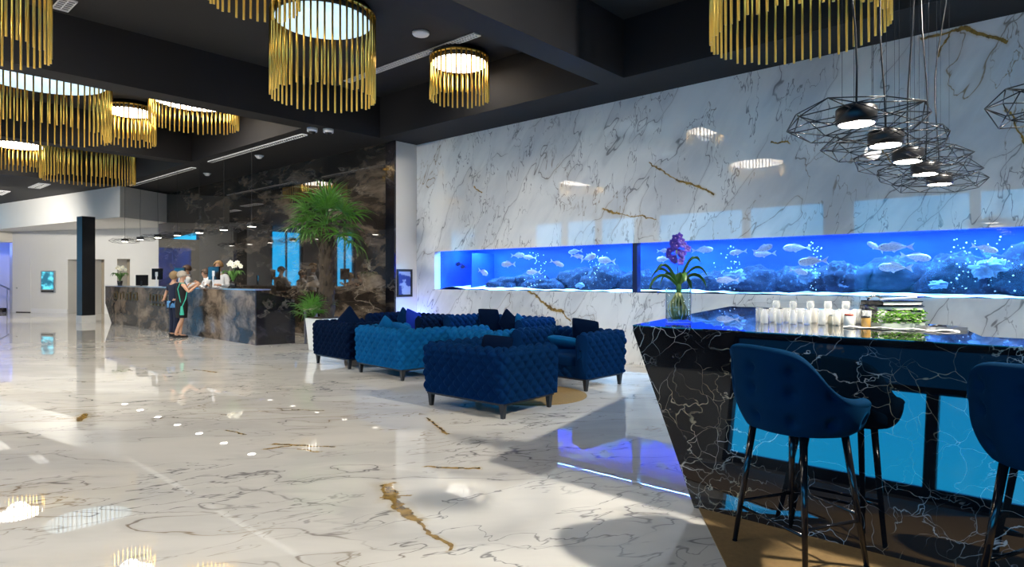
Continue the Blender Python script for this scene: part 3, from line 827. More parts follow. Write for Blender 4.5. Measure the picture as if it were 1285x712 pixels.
def wire_pendant(x, y, z, label, grp, seed, ztop=5.3, R=0.36, cable=True, dbl=True):
    rnd = random.Random(seed)
    t = thing('wire_pendant', label, 'pendant lamp', (x, y, z), rnd.random() * 6, grp)
    m = MB(); m.lathe([(0.094, -0.045), (0.10, -0.04), (0.10, 0.035), (0.09, 0.045), (0.0, 0.047)], 28); m.build('lamp_head', M['black'], t)
    m = MB(); m.lathe([(0, -0.052), (0.08, -0.050), (0.088, -0.044)], 28); m.build('light_disc', M['ledhead'], t)
    m = MB(); N = 7; rings = []
    for lv, (zz, rr) in enumerate(((0.035, R * 0.82), (-0.02, R), (-0.085, R * 0.84))):
        rings.append([Vector(((rr * (1 + rnd.uniform(-.06, .06))) * math.cos(2 * PI * (k + 0.5 * (lv % 2)) / N), rr * (1 + rnd.uniform(-.06, .06)) * math.sin(2 * PI * (k + 0.5 * (lv % 2)) / N), zz + rnd.uniform(-.015, .015))) for k in range(N)])
    wr = 0.0032
    for rg in rings:
        for k in range(N): m.tube([rg[k], rg[(k + 1) % N]], wr, 5)
    for k in range(N):
        m.tube([rings[0][k], rings[1][k]], wr, 5); m.tube([rings[1][k], rings[2][(k + 1) % N]], wr, 5)
        m.tube([rings[0][(k + 1) % N], rings[1][k]], wr, 5); m.tube([rings[1][k], rings[2][k]], wr, 5)
    for k in (0, 2, 4, 5): m.tube([rings[0][k], Vector((0.09 * math.cos(k), 0.09 * math.sin(k), 0.02))], wr, 5)
    m.build('wire_cage', M['black'], t)
    if cable:
        pts = [(0, 0, 0.045)]
        top = ztop - z
        for i in range(1, 15):
            u = i / 14; am = 0.045 * math.sin(u * PI) if dbl else 0.004
            pts.append((am * math.sin(u * 9 + seed), am * math.cos(u * 7 + seed), 0.045 + u * (top - 0.045)))
        m = MB(); m.tube(pts, 0.0055 if dbl else 0.004, 6); m.build('cable', M['black'], t)
        if dbl:
            m = MB()
            for k in range(3):
                a = k * 2.1; m.tube([(0.085 * math.cos(a), 0.085 * math.sin(a), 0.04), (0.085 * math.cos(a), 0.085 * math.sin(a), top)], 0.0012, 4)
            m.build('suspension_wire', M['black'], t)
    return t


ordn = ['nearest and largest', 'second', 'third', 'fourth', 'fifth and farthest']
for k in range(5):
    wire_pendant(-0.85, 3.72 + 0.715 * k, 2.29, 'black wire cage pendant over the bar, %s in the row' % ordn[k], 'wire pendants over the bar', 11 + k)
    spot('pendant_beam', (-0.85, 3.72 + 0.715 * k, 2.23), (-0.85, 3.72 + 0.715 * k, 0), 8, 110, 0.8, (1, .92, .8), 0.08)
wire_pendant(0.02, 4.05, 2.30, 'black wire cage pendant cut off by the right edge of the photo', 'wire pendants over the bar', 31)
rn = ['farthest left, before the white wall', 'second from the left', 'third from the left, at the marble edge', 'fourth from the left', 'fifth from the left', 'sixth from the left', 'rightmost, nearest the palm']
for k, x in enumerate((-22.7, -21.3, -19.85, -18.4, -16.95, -15.5, -14.05)):
    wire_pendant(x, 6.8, 2.66, 'thin wire pendant over the reception desk, %s' % rn[k], 'wire pendants over reception', 41 + k, ztop=BZ, R=0.45, dbl=False)
    spot('pendant_beam', (x, 6.8, 2.60), (x, 6.8, 0), 40, 120, 0.8, (1, .92, .8), 0.08)

# ------------------------------------------------------------------ tufted armchairs


def tuft(s, t, a=0.145, b=0.14):
    p = s / a + t / b; q = s / a - t / b
    v = abs(math.sin(PI * p) * math.sin(PI * q))
    return 0.040 * (v ** 0.55) - 0.014


def chair_mesh(Wd, Dp, H, z0=0.16, T=0.18):
    m = MB(); rc = 0.07; hx = Wd / 2; hy = Dp / 2
    side = Dp - rc; arc = PI / 2 * rc; back = Wd - 2 * rc
    tot = 2 * side + 2 * arc + back
    rr = T / 2
    up = (H - rr) - z0; roll = PI * rr; down = H - rr - 0.34
    ptot = up + roll + down

    def plan(s):
        if s < side: return Vector((hx, hy - s)), Vector((1, 0))
        s -= side
        if s < arc: a = s / rc; return Vector((hx - rc + rc * math.cos(a), -hy + rc - rc * math.sin(a))), Vector((math.cos(a), -math.sin(a)))
        s -= arc
        if s < back: return Vector((hx - rc - s, -hy)), Vector((0, -1))
        s -= back
        if s < arc: a = s / rc; return Vector((-hx + rc - rc * math.sin(a), -hy + rc - rc * math.cos(a))), Vector((-math.sin(a), -math.cos(a)))
        s -= arc
        return Vector((-hx, -hy + rc + s)), Vector((-1, 0))

    def prof(t):      # offset along outward normal, height, and the surface normal (n, z)
        if t < up: return -0.015 * (1 - t / up), z0 + t, (1, 0)
        t -= up
        if t < roll: a = t / rr; return -rr + rr * math.cos(a), H - rr + rr * math.sin(a), (math.cos(a), math.sin(a))
        t -= roll
        return -T, H - rr - t, (-1, 0)

    NU, NV = int(tot / 0.0095), int(ptot / 0.0115)

    def fn(u, v):
        s = u * tot; t = v * ptot
        p, nn = plan(s); o, z, (a, b) = prof(t)
        e = min(1, s / 0.03, (tot - s) / 0.03, t / 0.02 + 0.15)
        d = tuft(s - tot / 2, t) * max(0, e)
        off = o + a * d
        q = p + nn * off
        x, y = q
        if off < -rc:
            x = max(-hx - off, min(hx + off, x)); y = max(-hy - off, y)
        return (x, y, z + b * d)

    m.grid(fn, NU, NV)
    # close the arm fronts with softly bulging caps
    for s, sg in ((0.0, 1), (tot, -1)):
        p, nn = plan(s); loop = []
        for j in range(0, 25):
            o, z, _ = prof(ptot * j / 24); loop.append(Vector((p.x + nn.x * o, hy, z)))
        loop.append(Vector((p.x - nn.x * T, hy, z0)))
        cen = sum(loop, Vector()) / len(loop)
        r2 = [cen + (q - cen) * 0.75 + Vector((0, 0.02, 0)) for q in loop]
        r3 = [cen + (q - cen) * 0.2 + Vector((0, 0.028, 0)) for q in loop]
        n_ = len(loop); fs = []
        for k in range(n_):
            k2 = (k + 1) % n_
            for a_ in (0, n_): fs.append((a_ + k, a_ + k2, a_ + n_ + k2, a_ + n_ + k) if sg > 0 else (a_ + k, a_ + n_ + k, a_ + n_ + k2, a_ + k2))
        fs.append(tuple(range(2 * n_, 3 * n_)))
        m.add(loop + r2 + r3, fs, True)
    return m


def seat_mesh(Wd, Dp, T=0.18):
    m = MB(); hx = Wd / 2 - T + 0.01; y0 = -Dp / 2 + T - 0.01; y1 = Dp / 2 + 0.01
    def fn(u, v):
        th = 2 * PI * u; ph = PI * (v - 0.5)
        e = 0.28
        def sp(x): return math.copysign(abs(x) ** e, x)
        cx_ = sp(math.cos(ph)) * sp(math.cos(th)); cy_ = sp(math.cos(ph)) * sp(math.sin(th)); cz_ = sp(math.sin(ph))
        return (hx * cx_, (y0 + y1) / 2 + (y1 - y0) / 2 * cy_, 0.355 + 0.075 * cz_ + 0.02 * (1 - cx_ * cx_) * (cz_ > 0))
    m.grid(fn, 64, 24, wrapu=True)
    return m


def rail_mesh(Wd, Dp, T=0.18):
    m = MB(); hx = Wd / 2 - T + 0.005; y = Dp / 2
    def fn(u, v):
        s = -hx + 2 * hx * u; z = 0.16 + 0.14 * v
        return (s, y - 0.01 + tuft(s, z - 0.16, 0.145, 0.14) * 0.6, z)
    m.grid(fn, 90, 16)
    m.box(-hx, hx, -Dp / 2 + T, y - 0.012, 0.16, 0.30)
    return m


cache = {}


def armchair(label, grp, x, y, rz, Wd, Dp, H, mat):
    t = thing('tufted_armchair', label, 'armchair', (x, y, 0), rz, grp)
    key = (Wd, Dp, H)
    if key not in cache:
        leg = MB(); leg.hexa([(-.018, -.018, 0), (.018, -.018, 0), (.018, .018, 0), (-.018, .018, 0)], [(-.03, -.03, .145), (.03, -.03, .145), (.03, .03, .145), (-.03, .03, .145)])
        fr = MB(); fr.box(-Wd / 2 + .04, Wd / 2 - .04, -Dp / 2 + .04, Dp / 2 - .03, 0.135, 0.165)
        cache[key] = (chair_mesh(Wd, Dp, H), seat_mesh(Wd, Dp), rail_mesh(Wd, Dp), leg.mesh('leg', M['legdark']), fr.mesh('base_frame', M['legdark']))
    sh, se, ra, leg, fr = cache[key]
    sh.build('tufted_shell', mat, t); se.build('seat_cushion', mat, t); ra.build('front_rail', mat, t)
    o = bpy.data.objects.new('base_frame', fr); C.objects.link(o); o.parent = t
    for sx in (-1, 1):
        for sy in (-1, 1):
            o = bpy.data.objects.new('leg', leg); C.objects.link(o); o.parent = t
            o.location = (sx * (Wd / 2 - 0.075), sy * (Dp / 2 - 0.075), 0)
    return t


def cushion(label, x, y, z, rot, w, mat, h=None, th=0.075):
    m = MB(); h = h or w
    def fn(u, v):
        a = 2 * PI * u; ph = PI * (v - 0.5); 
        def sp(x, e): return math.copysign(abs(x) ** e, x)
        r = math.cos(ph)
        cx_ = sp(math.cos(a), 0.38); cy_ = sp(math.sin(a), 0.38)
        rr = r ** 0.6 if r > 0 else 0
        pinch = 1 - 0.10 * (1 - abs(abs(cx_) - abs(cy_))) * 0 - 0.08 * (abs(math.cos(2 * a)))
        return (w / 2 * cx_ * rr * pinch, th * math.sin(ph) * (1 - 0.55 * (rr ** 6)), h / 2 * cy_ * rr * pinch)
    m.grid(fn, 40, 18, wrapu=True)
    o = m.build('cushion', mat, loc=(x, y, z)); o.rotation_euler = rot
    return tag(o, label, 'cushion', 'scatter cushions on the lounge seats')


G1 = 'blue tufted armchairs in the lounge'
armchair('front navy tufted armchair with its back to the camera, nearest on the white floor', G1, -4.83, 5.06, 0.02, 1.22, 0.92, 0.70, M['navy'])
armchair('blue tufted armchair, its light painted in as teal, with its back to the camera, left of centre', G1, -7.45, 5.93, -0.08, 1.26, 0.92, 0.70, M['teal'])
armchair('darkest tufted armchair, leftmost, in front of the palm planter', G1, -8.93, 6.08, -0.06, 1.16, 0.92, 0.71, M['dusk'])
armchair('navy tufted armchair facing us at right, with a teal cushion lying on its seat', G1, -5.12, 6.92, PI - 0.03, 1.30, 0.90, 0.72, M['navy'])
armchair('blue tufted armchair, its light painted in as teal, half hidden behind the nearest navy armchair', G1, -6.35, 6.62, 0.0, 1.05, 0.82, 0.69, M['teal'])
armchair('long tufted sofa at the back against the marble wall under the aquarium', G1, -7.75, 8.35, PI, 1.95, 0.92, 0.73, M['navy'])
armchair('dark tufted sofa at the back left near the framed picture', G1, -9.8, 7.98, PI, 1.75, 0.92, 0.71, M['dusk'])

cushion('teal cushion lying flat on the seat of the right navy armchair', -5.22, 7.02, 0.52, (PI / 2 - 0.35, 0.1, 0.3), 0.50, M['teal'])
cushion('dark cushion standing against the back of the right navy armchair', -4.98, 7.13, 0.66, (0.25, 0.1, 0.1), 0.46, M['dusk'])
cushion('dark cushion showing above the back of the nearest armchair', -4.62, 4.92, 0.60, (-0.25, 0.02, 0.05), 0.46, M['dusk'])
cushion('square dark cushion standing on the back sofa, left one of its row', -7.75, 8.12, 0.66, (0.25, 0, 0.1), 0.50, M['dusk'])
cushion('pointed dark cushion on the back sofa, balanced on one corner', -7.28, 8.10, 0.66, (0.2, 0.7, 0.1), 0.40, M['dusk'])
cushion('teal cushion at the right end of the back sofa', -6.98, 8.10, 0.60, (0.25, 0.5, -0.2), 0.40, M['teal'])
cushion('bright blue cushion on the back left dark sofa', -9.55, 7.85, 0.60, (0.2, 0.3, 0.1), 0.44, velvet('royal_velvet', (0.01, 0.03, 0.30), (0.1, 0.2, 0.9)))
cushion('navy cushion beside the bright blue one on the back left sofa', -9.82, 7.85, 0.62, (0.2, 0.75, 0.1), 0.40, M['navy'])
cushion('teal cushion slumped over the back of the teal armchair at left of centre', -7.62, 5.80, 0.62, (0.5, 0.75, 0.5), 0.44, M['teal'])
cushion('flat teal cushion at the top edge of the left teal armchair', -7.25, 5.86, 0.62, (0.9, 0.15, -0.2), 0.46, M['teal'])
cushion('near black cushion peaking over the leftmost dark armchair', -8.98, 6.0, 0.70, (-0.15, 0.78, 0.1), 0.44, M['dusk'])

# ------------------------------------------------------------------ bar counter
BAR = thing('bar_counter', 'black marble bar counter with white veins, leaning end and blue reflections', 'bar counter')
BT = 1.10
m = MB()
m.hexa([(-1.74, 3.655, 0), (3.6, 3.655, 0), (3.6, 3.72, 0), (-1.70, 3.72, 0)], [(-2.265, 3.805, BT - .001), (3.6, 3.765, BT - .001), (3.6, 3.83, BT - .001), (-2.22, 3.87, BT - .001)])
m.build('front_panel', M['barmarble'], BAR)
m = MB()
m.hexa([(-1.74, 3.66, 0), (-1.68, 3.72, 0), (-2.60, 8.70, 0), (-2.66, 8.70, 0)], [(-2.265, 3.81, BT - .04), (-2.20, 3.87, BT - .04), (-3.16, 8.72, BT - .04), (-3.22, 8.72, BT - .04)])
m.build('end_panel', M['barmarble'], BAR)
top_poly = [(-2.262, 3.808), (3.6, 3.770), (3.6, 4.27), (-0.36, 4.32), (-0.50, 4.90), (-0.66, 5.25), (-1.12, 5.32), (-2.0, 8.75), (-3.25, 8.75), (-3.02, 7.5)]
m = MB(); m.prism(top_poly, BT - 0.04, BT); m.build('countertop', M['barmarble'], BAR)
m = MB(); m.prism([(-0.9, 4.3), (3.6, 4.22), (3.6, 4.27), (-0.9, 4.35)], 0, BT - 0.04); m.prism([(-2.0, 8.7), (-1.15, 5.3), (-1.2, 5.28), (-2.06, 8.7)], 0, BT - 0.04)
m.prism([(-1.12, 5.30), (-.66, 5.24), (-.52, 4.9), (-.38, 4.33), (-.43, 4.33), (-.57, 4.9), (-.71, 5.19), (-1.12, 5.25)], 0, BT - .04)
m.build('service_panel', M['black'], BAR)

# vase with vanda orchid
vz = thing('glass_vase', 'clear cylinder glass vase on the left end of the bar', 'vase', (-2.13, 4.22, BT))
m = MB(); m.lathe([(0.0, 0.003), (0.085, 0.003), (0.092, 0.012), (0.092, 0.25), (0.087, 0.25), (0.087, 0.02), (0.0, 0.016)], 40); m.build('glass_wall', M['glass'], vz)
m = MB(); m.lathe([(0.0, 0.018), (0.085, 0.021), (0.085, 0.09), (0.0, 0.09)], 32); m.build('water', glass_mat('water', (0.90, 0.97, 1.0), 1.33), vz)
orc = thing('purple_orchid', 'purple flowering orchid with strap leaves standing in the glass vase', 'orchid', (-2.13, 4.22, BT + 0.02))
m = MB(); rnd = random.Random(4)
for k in range(24):
    a = rnd.uniform(0, 2 * PI); pts = []
    r1 = rnd.uniform(0.035, 0.08)
    for i in range(7):
        u = i / 6
        rr = 0.015 + (r1 - 0.015) * math.sin(PI * min(1, u * 0.8))
        aa = a + 1.6 * u * math.sin(k)
        pts.append((rr * math.cos(aa), rr * math.sin(aa), 0.20 - 0.195 * u))
    m.tube(pts, 0.0042, 5)
m.build('roots', M['root'], orc)
m = MB(); m.tube([(0, 0, 0.10), (0.004, 0, 0.22), (0.0, 0, 0.33)], [0.014, 0.02, 0.012], 8); m.build('stem', M['leaf2'], orc)


def strap_leaf(m, base, az, L, up, droop, w, n=12):
    vs = []
    for i in range(n + 1):
        u = i / n
        r = L * (u - 0.12 * u * u); z = up * L * math.sin(u * PI * 0.62) - droop * L * u * u
        c = Vector(base) + Vector((r * math.cos(az), r * math.sin(az), z))
        ww = w * (1 - 0.1 * u) * (1 if u < 0.8 else math.sqrt(max(0.02, 1 - ((u - 0.8) / 0.21) ** 2))) * (0.7 + 0.3 * min(1, u * 5))
        sd = Vector((-math.sin(az), math.cos(az), 0))
        vs += [c - sd * ww + Vector((0, 0, ww * 0.85)), c + Vector((0, 0, -0.001)), c + sd * ww + Vector((0, 0, ww * 0.85)),
               c - sd * ww + Vector((0, 0, ww * 0.85 - 0.003)), c + Vector((0, 0, -0.005)), c + sd * ww + Vector((0, 0, ww * 0.85 - 0.003))]
    fs = []
    for i in range(n):
        a = i * 6; b = a + 6
        fs += [(a, b, b + 1, a + 1), (a + 1, b + 1, b + 2, a + 2), (a + 3, a + 4, b + 4, b + 3), (a + 4, a + 5, b + 5, b + 4), (a, a + 3, b + 3, b), (a + 2, b + 2, b + 5, a + 5)]
    fs += [(0, 1, 4, 3), (1, 2, 5, 4)]
    m.add(vs, fs, True)


CR = math.atan2(0.6644, 0.7474)        # direction of camera right
for az, L, up, dr_ in ((CR + 0.1, .24, .60, .55), (CR - 0.25, .23, .80, .42), (CR + 0.3, .21, 1.15, .20), (CR + PI + 0.1, .25, .62, .62), (CR + PI - 0.2, .22, .80, .48), (CR + PI + 0.35, .21, .98, .42), (CR + PI - 0.1, .15, 1.0, .9),
                       (CR - 1.5, .17, .8, .5), (CR + 1.5, .18, .8, .5), (CR + 0.6, .16, .6, .7)):
    m = MB(); strap_leaf(m, (0, 0, 0.235 + 0.01 * math.sin(L * 90)), az, L, up, dr_, 0.021); m.build('leaf', M['leaf2'], orc)
m = MB(); m.tube([(0, 0, 0.3), (-0.005, 0, 0.38), (-0.012, -.01, 0.47), (-0.01, 0, 0.56)], 0.004, 6); m.build('flower_stalk', M['leaf2'], orc)


def bloom(parent, c, facing, s, mat, cmat, npet=5):
    f = Vector(facing).normalized(); u = f.orthogonal().normalized(); w = f.cross(u)
    m = MB()
    for k in range(npet):
        a = 2 * PI * k / npet + s * 30
        d = u * math.cos(a) + w * math.sin(a); e2 = f.cross(d)
        def fn(p, q, d=d, e2=e2):
            r = p * s; ww = s * 0.42 * math.sin(PI * min(1, 0.12 + p * 0.88)) ** 0.7
            return Vector(c) + d * r + e2 * ww * (q - 0.5) * 2 + f * (0.25 * s * math.sin(p * 2.2) - 0.2 * s * (q - .5) ** 2)
        m.grid(fn, 6, 4)
    b = m.build('flower', mat, parent)
    m = MB(); m.ball(Vector(c) + f * s * 0.18, s * 0.17, n=8, m=6); m.build('flower_lip', cmat, b)


pur2 = simple('pale_violet_lip', (0.50, 0.25, 0.62), 0.5)
rnd = random.Random(9)
for k in range(17):
    z = 0.425 + 0.0115 * k
    wd = 0.078 * math.sin(PI * (0.25 + 0.7 * k / 17))
    a = k * 2.4
    c = (wd * math.cos(a) * (0.5 + .5 * ((k * 7) % 3) / 2) - 0.012, wd * math.sin(a) * (0.5 + .5 * ((k * 7) % 3) / 2), z)
    bloom(orc, c, (0.5 + .5 * math.cos(a), -0.8 + .4 * math.sin(a), rnd.uniform(-.2, .4)), 0.032, M['purple'], pur2)

# bar clutter
_n = NT('glint_white_glass'); _n.t.nodes.remove(_n.p)  # clear glass with white mixed in to stand for its bright highlights
_a = _n.t.nodes.new('ShaderNodeBsdfTransparent'); _d = _n.t.nodes.new('ShaderNodeBsdfPrincipled'); _d.inputs['Base Color'].default_value = (.92, .93, .9, 1); _d.inputs['Roughness'].default_value = .08
_m = _n.t.nodes.new('ShaderNodeMixShader'); _m.inputs[0].default_value = .28
_n.t.links.new(_a.outputs[0], _m.inputs[1]); _n.t.links.new(_d.outputs[0], _m.inputs[2]); _n.t.links.new(_m.outputs[0], _n.out.inputs[0]); glint_glass = _n.m
gm = MB(); gm.lathe([(0.024, 0), (0.026, 0.004), (0.030, 0.105), (0.0285, 0.105), (0.0245, 0.008), (0, 0.007)], 16)
gmesh = gm.mesh('shot_glass', glint_glass)
gl_rows = [(-1.62 + 0.085 * k, 4.52 + 0.035 * k, 'front') for k in range(9)] + [(-1.72 + 0.085 * k, 4.70 + 0.035 * k, 'back') for k in range(8)]
for k, (x, y, row) in enumerate(gl_rows):
    o = bpy.data.objects.new('bar_glass', gmesh); C.objects.link(o); o.location = (x, y, BT)
    tag(o, 'small clear tumbler in the %s row of glasses on the bar' % row, 'glass', 'tumblers in the %s row on the bar' % row)
fl = MB(); fl.lathe([(0, 0.002), (0.028, 0.002), (0.028, 0.005), (0.004, 0.010), (0.004, 0.07), (0.02, 0.085), (0.03, 0.12), (0.026, 0.155), (0.0245, 0.155), (0.027, 0.12), (0.018, 0.09), (0, 0.078)], 16)
flm = fl.mesh('stem_glass', MATS.get('x') or gmesh.materials[0])
for k in range(5):
    o = bpy.data.objects.new('stem_glass', flm); C.objects.link(o); o.location = (-1.66 + 0.11 * k, 4.88 + 0.04 * k, BT)
    tag(o, 'small stemmed glass behind the rows of tumblers on the bar', 'glass', 'stemmed glasses on the bar')


def jar(name, label, x, y, r, h_, mat, capmat, cat='jar'):
    t = thing(name, label, cat, (x, y, BT), 0, 'garnish jars on the bar')
    m = MB(); m.lathe([(r * .9, 0), (r, 0.006), (r, h_ * 0.8), (r * 0.8, h_ * 0.86)], 18); m.build('body', mat, t)
    m = MB(); m.lathe([(r * 0.86, h_ * 0.86), (r * 0.86, h_), (0, h_ + 0.002)], 18); m.build('lid', capmat, t)


jw = simple('jar_white', (0.75, 0.73, 0.66), 0.3); jr = simple('jar_red_lid', (0.5, 0.08, 0.05), 0.4); jb = simple('jar_amber', (0.35, 0.2, 0.05), 0.2); js = simple('jar_cream', (0.7, 0.6, 0.42), 0.4)
for a in (('garnish_jar', 'white jar with red lid on the bar beside the mint', -1.10, 4.62, .032, .085, jw, jr), ('garnish_jar', 'brown jar with dark lid against the mint box', -0.995, 4.60, .028, .075, jb, M['black']),
          ('garnish_jar', 'cream jar with steel lid right of the tumblers', -1.22, 4.74, .04, .07, js, M['steel']), ('garnish_jar', 'white jar with white lid behind the cream jar', -1.20, 4.92, .035, .09, jw, M['plastic']),
          ('garnish_jar', 'amber jar with black lid behind the tumblers', -1.42, 4.98, .03, .09, jb, M['black']), ('garnish_jar', 'cream jar with red lid behind the tumblers', -1.33, 5.06, .032, .08, js, jr)):
    jar(*a)
t = thing('chopping_board', 'pale wooden chopping board with dark knife handle end on the bar', 'board', (-1.22, 5.12, BT), 0.6)
m = MB(); m.box(-.2, .2, -.12, .12, 0, .022); bevel(m.build('board', simple('pale_wood', (0.5, 0.40, 0.24), .5, var=.15), t), .006)
m = MB(); m.tube([(-.2, 0.02, .035), (.05, 0.06, .035)], [.012, .010], 8); m.build('knife_handle', M['black'], t)
m = MB(); m.hexa([(.05, .05, .03), (.22, .08, .03), (.22, .09, .03), (.05, .08, .03)], [(.05, .05, .032), (.22, .08, .032), (.22, .09, .032), (.05, .08, .032)]); m.build('knife_blade', M['steel'], t)
tap = thing('bar_tap', 'chrome swan neck tap rising behind the bar jars', 'tap', (-1.12, 5.20, BT), CR)
m = MB(); m.lathe([(.028, 0), (.028, .02), (.02, .03), (.02, .06), (.012, .065)], 16); m.build('base', M['chrome'], tap)
m = MB(); m.tube([(0, 0, .06), (0, 0, .13)] + [(.065 - .065 * math.cos(PI * k / 10), 0, .13 + .065 * math.sin(PI * k / 10)) for k in range(1, 11)] + [(.13, 0, .10)], .009, 10); m.build('spout', M['chrome'], tap)
m = MB(); m.tube([(0, -.02, .045), (0, -.07, .07)], .006, 8); m.build('lever', M['chrome'], tap)
for k, (sx, dz, rz, lb) in enumerate(((.17, 0, CR + .05, 'lowest'), (.165, .034, CR - .04, 'second from the bottom'), (.17, .068, CR + .03, 'middle one'), (.16, .102, CR - .03, 'second from the top'), (.15, .136, CR + .12, 'topmost'))):
    t = thing('menu_folder', 'black menu folder on the bar behind the mint, %s of its pile' % lb, 'folder', (-0.93, 5.03, BT + dz), rz, 'black menu folders on the bar')
    m = MB(); m.box(-sx, sx, -.11, .11, 0, .006); m.box(-sx, sx, -.11, .11, .026, .032); m.box(-sx, -sx + .006, -.11, .11, 0, .032); m.build('cover', M['blackgloss'], t)
    m = MB(); m.box(-sx + .008, sx - .008, -.105, .105, .006, .026); m.build('pages', simple('paper', (.7, .68, .62), .8), t)
t = thing('pen', 'white pen with blue end lying on the topmost menu folder', 'pen', (-0.88, 5.0, BT + .1765), CR + .15)
m = MB(); m.tube([(-.14, 0, 0), (.14, 0, .016)], .006, 8); m.build('barrel', M['plastic'], t); m = MB(); m.tube([(.14, 0, .016), (.19, 0, .019)], .0065, 8); m.build('cap', simple('blue_cap', (.02, .06, .5), .3), t)
mint = thing('mint_box', 'box of fresh green mint in front of the black menu folders', 'herbs', (-0.84, 4.78, BT), CR)
m = MB(); m.box(-.15, .15, -.06, .06, 0, .028); m.build('box', simple('clear_box', (.45, .5, .42), .2), mint)
m = MB(); rnd = random.Random(3)
for k in range(330):
    c = Vector((rnd.uniform(-.15, .15), rnd.uniform(-.075, .07), rnd.uniform(.025, .10) + rnd.random() ** 3 * .035)); a = rnd.uniform(0, 6.28); L = rnd.uniform(.012, .022)
    dv = Vector((math.cos(a), math.sin(a), rnd.uniform(-.4, .5))) * L; sd = Vector((-math.sin(a), math.cos(a), rnd.uniform(-.3, .3))) * L * .55
    m.add([c - dv, c + sd, c + dv, c - sd + Vector((0, 0, .002)), c + Vector((0, 0, -.003))], [(0, 1, 2, 3), (0, 4, 1), (1, 4, 2), (2, 4, 3), (3, 4, 0)], True)
tag(m.build('leaves', simple('mint_green', (0.25, 0.55, 0.05), .5, var=.5, vs=25), mint), kind='stuff')
t = thing('steel_tray', 'bluish steel tray on the bar right of the mint', 'tray', (-0.60, 4.72, BT), CR + .15)
m = MB(); m.box(-.11, .11, -.08, .08, 0, .006); m.box(-.11, .11, -.08, -.074, .006, .022); m.box(-.11, .11, .074, .08, .006, .022); m.box(-.11, -.104, -.08, .08, .006, .022); m.box(.104, .11, -.08, .08, .006, .022); m.build('dish', M['steel'], t)
m = MB(); m.tube([(-.08, 0, .018), (-.02, .0, .028), (.05, .02, .02)], .008, 8); m.build('tongs', M['black'], t)
cl = MB()
def clf(u, v):
    return ((u - .5) * .62, (v - .5) * .085, .006 + .004 * math.sin(u * 23) + .003 * math.sin(v * 9 + u * 5))
cl.grid(clf, 50, 8); o = cl.build('bar_cloth', simple('white_cloth', (.8, .8, .8), .9), loc=(-0.80, 4.565, BT)); o.rotation_euler = (0, 0, CR - .55)
tag(o, 'folded white cloth along the bar in front of the mint', 'cloth')

# ------------------------------------------------------------------ bar stools


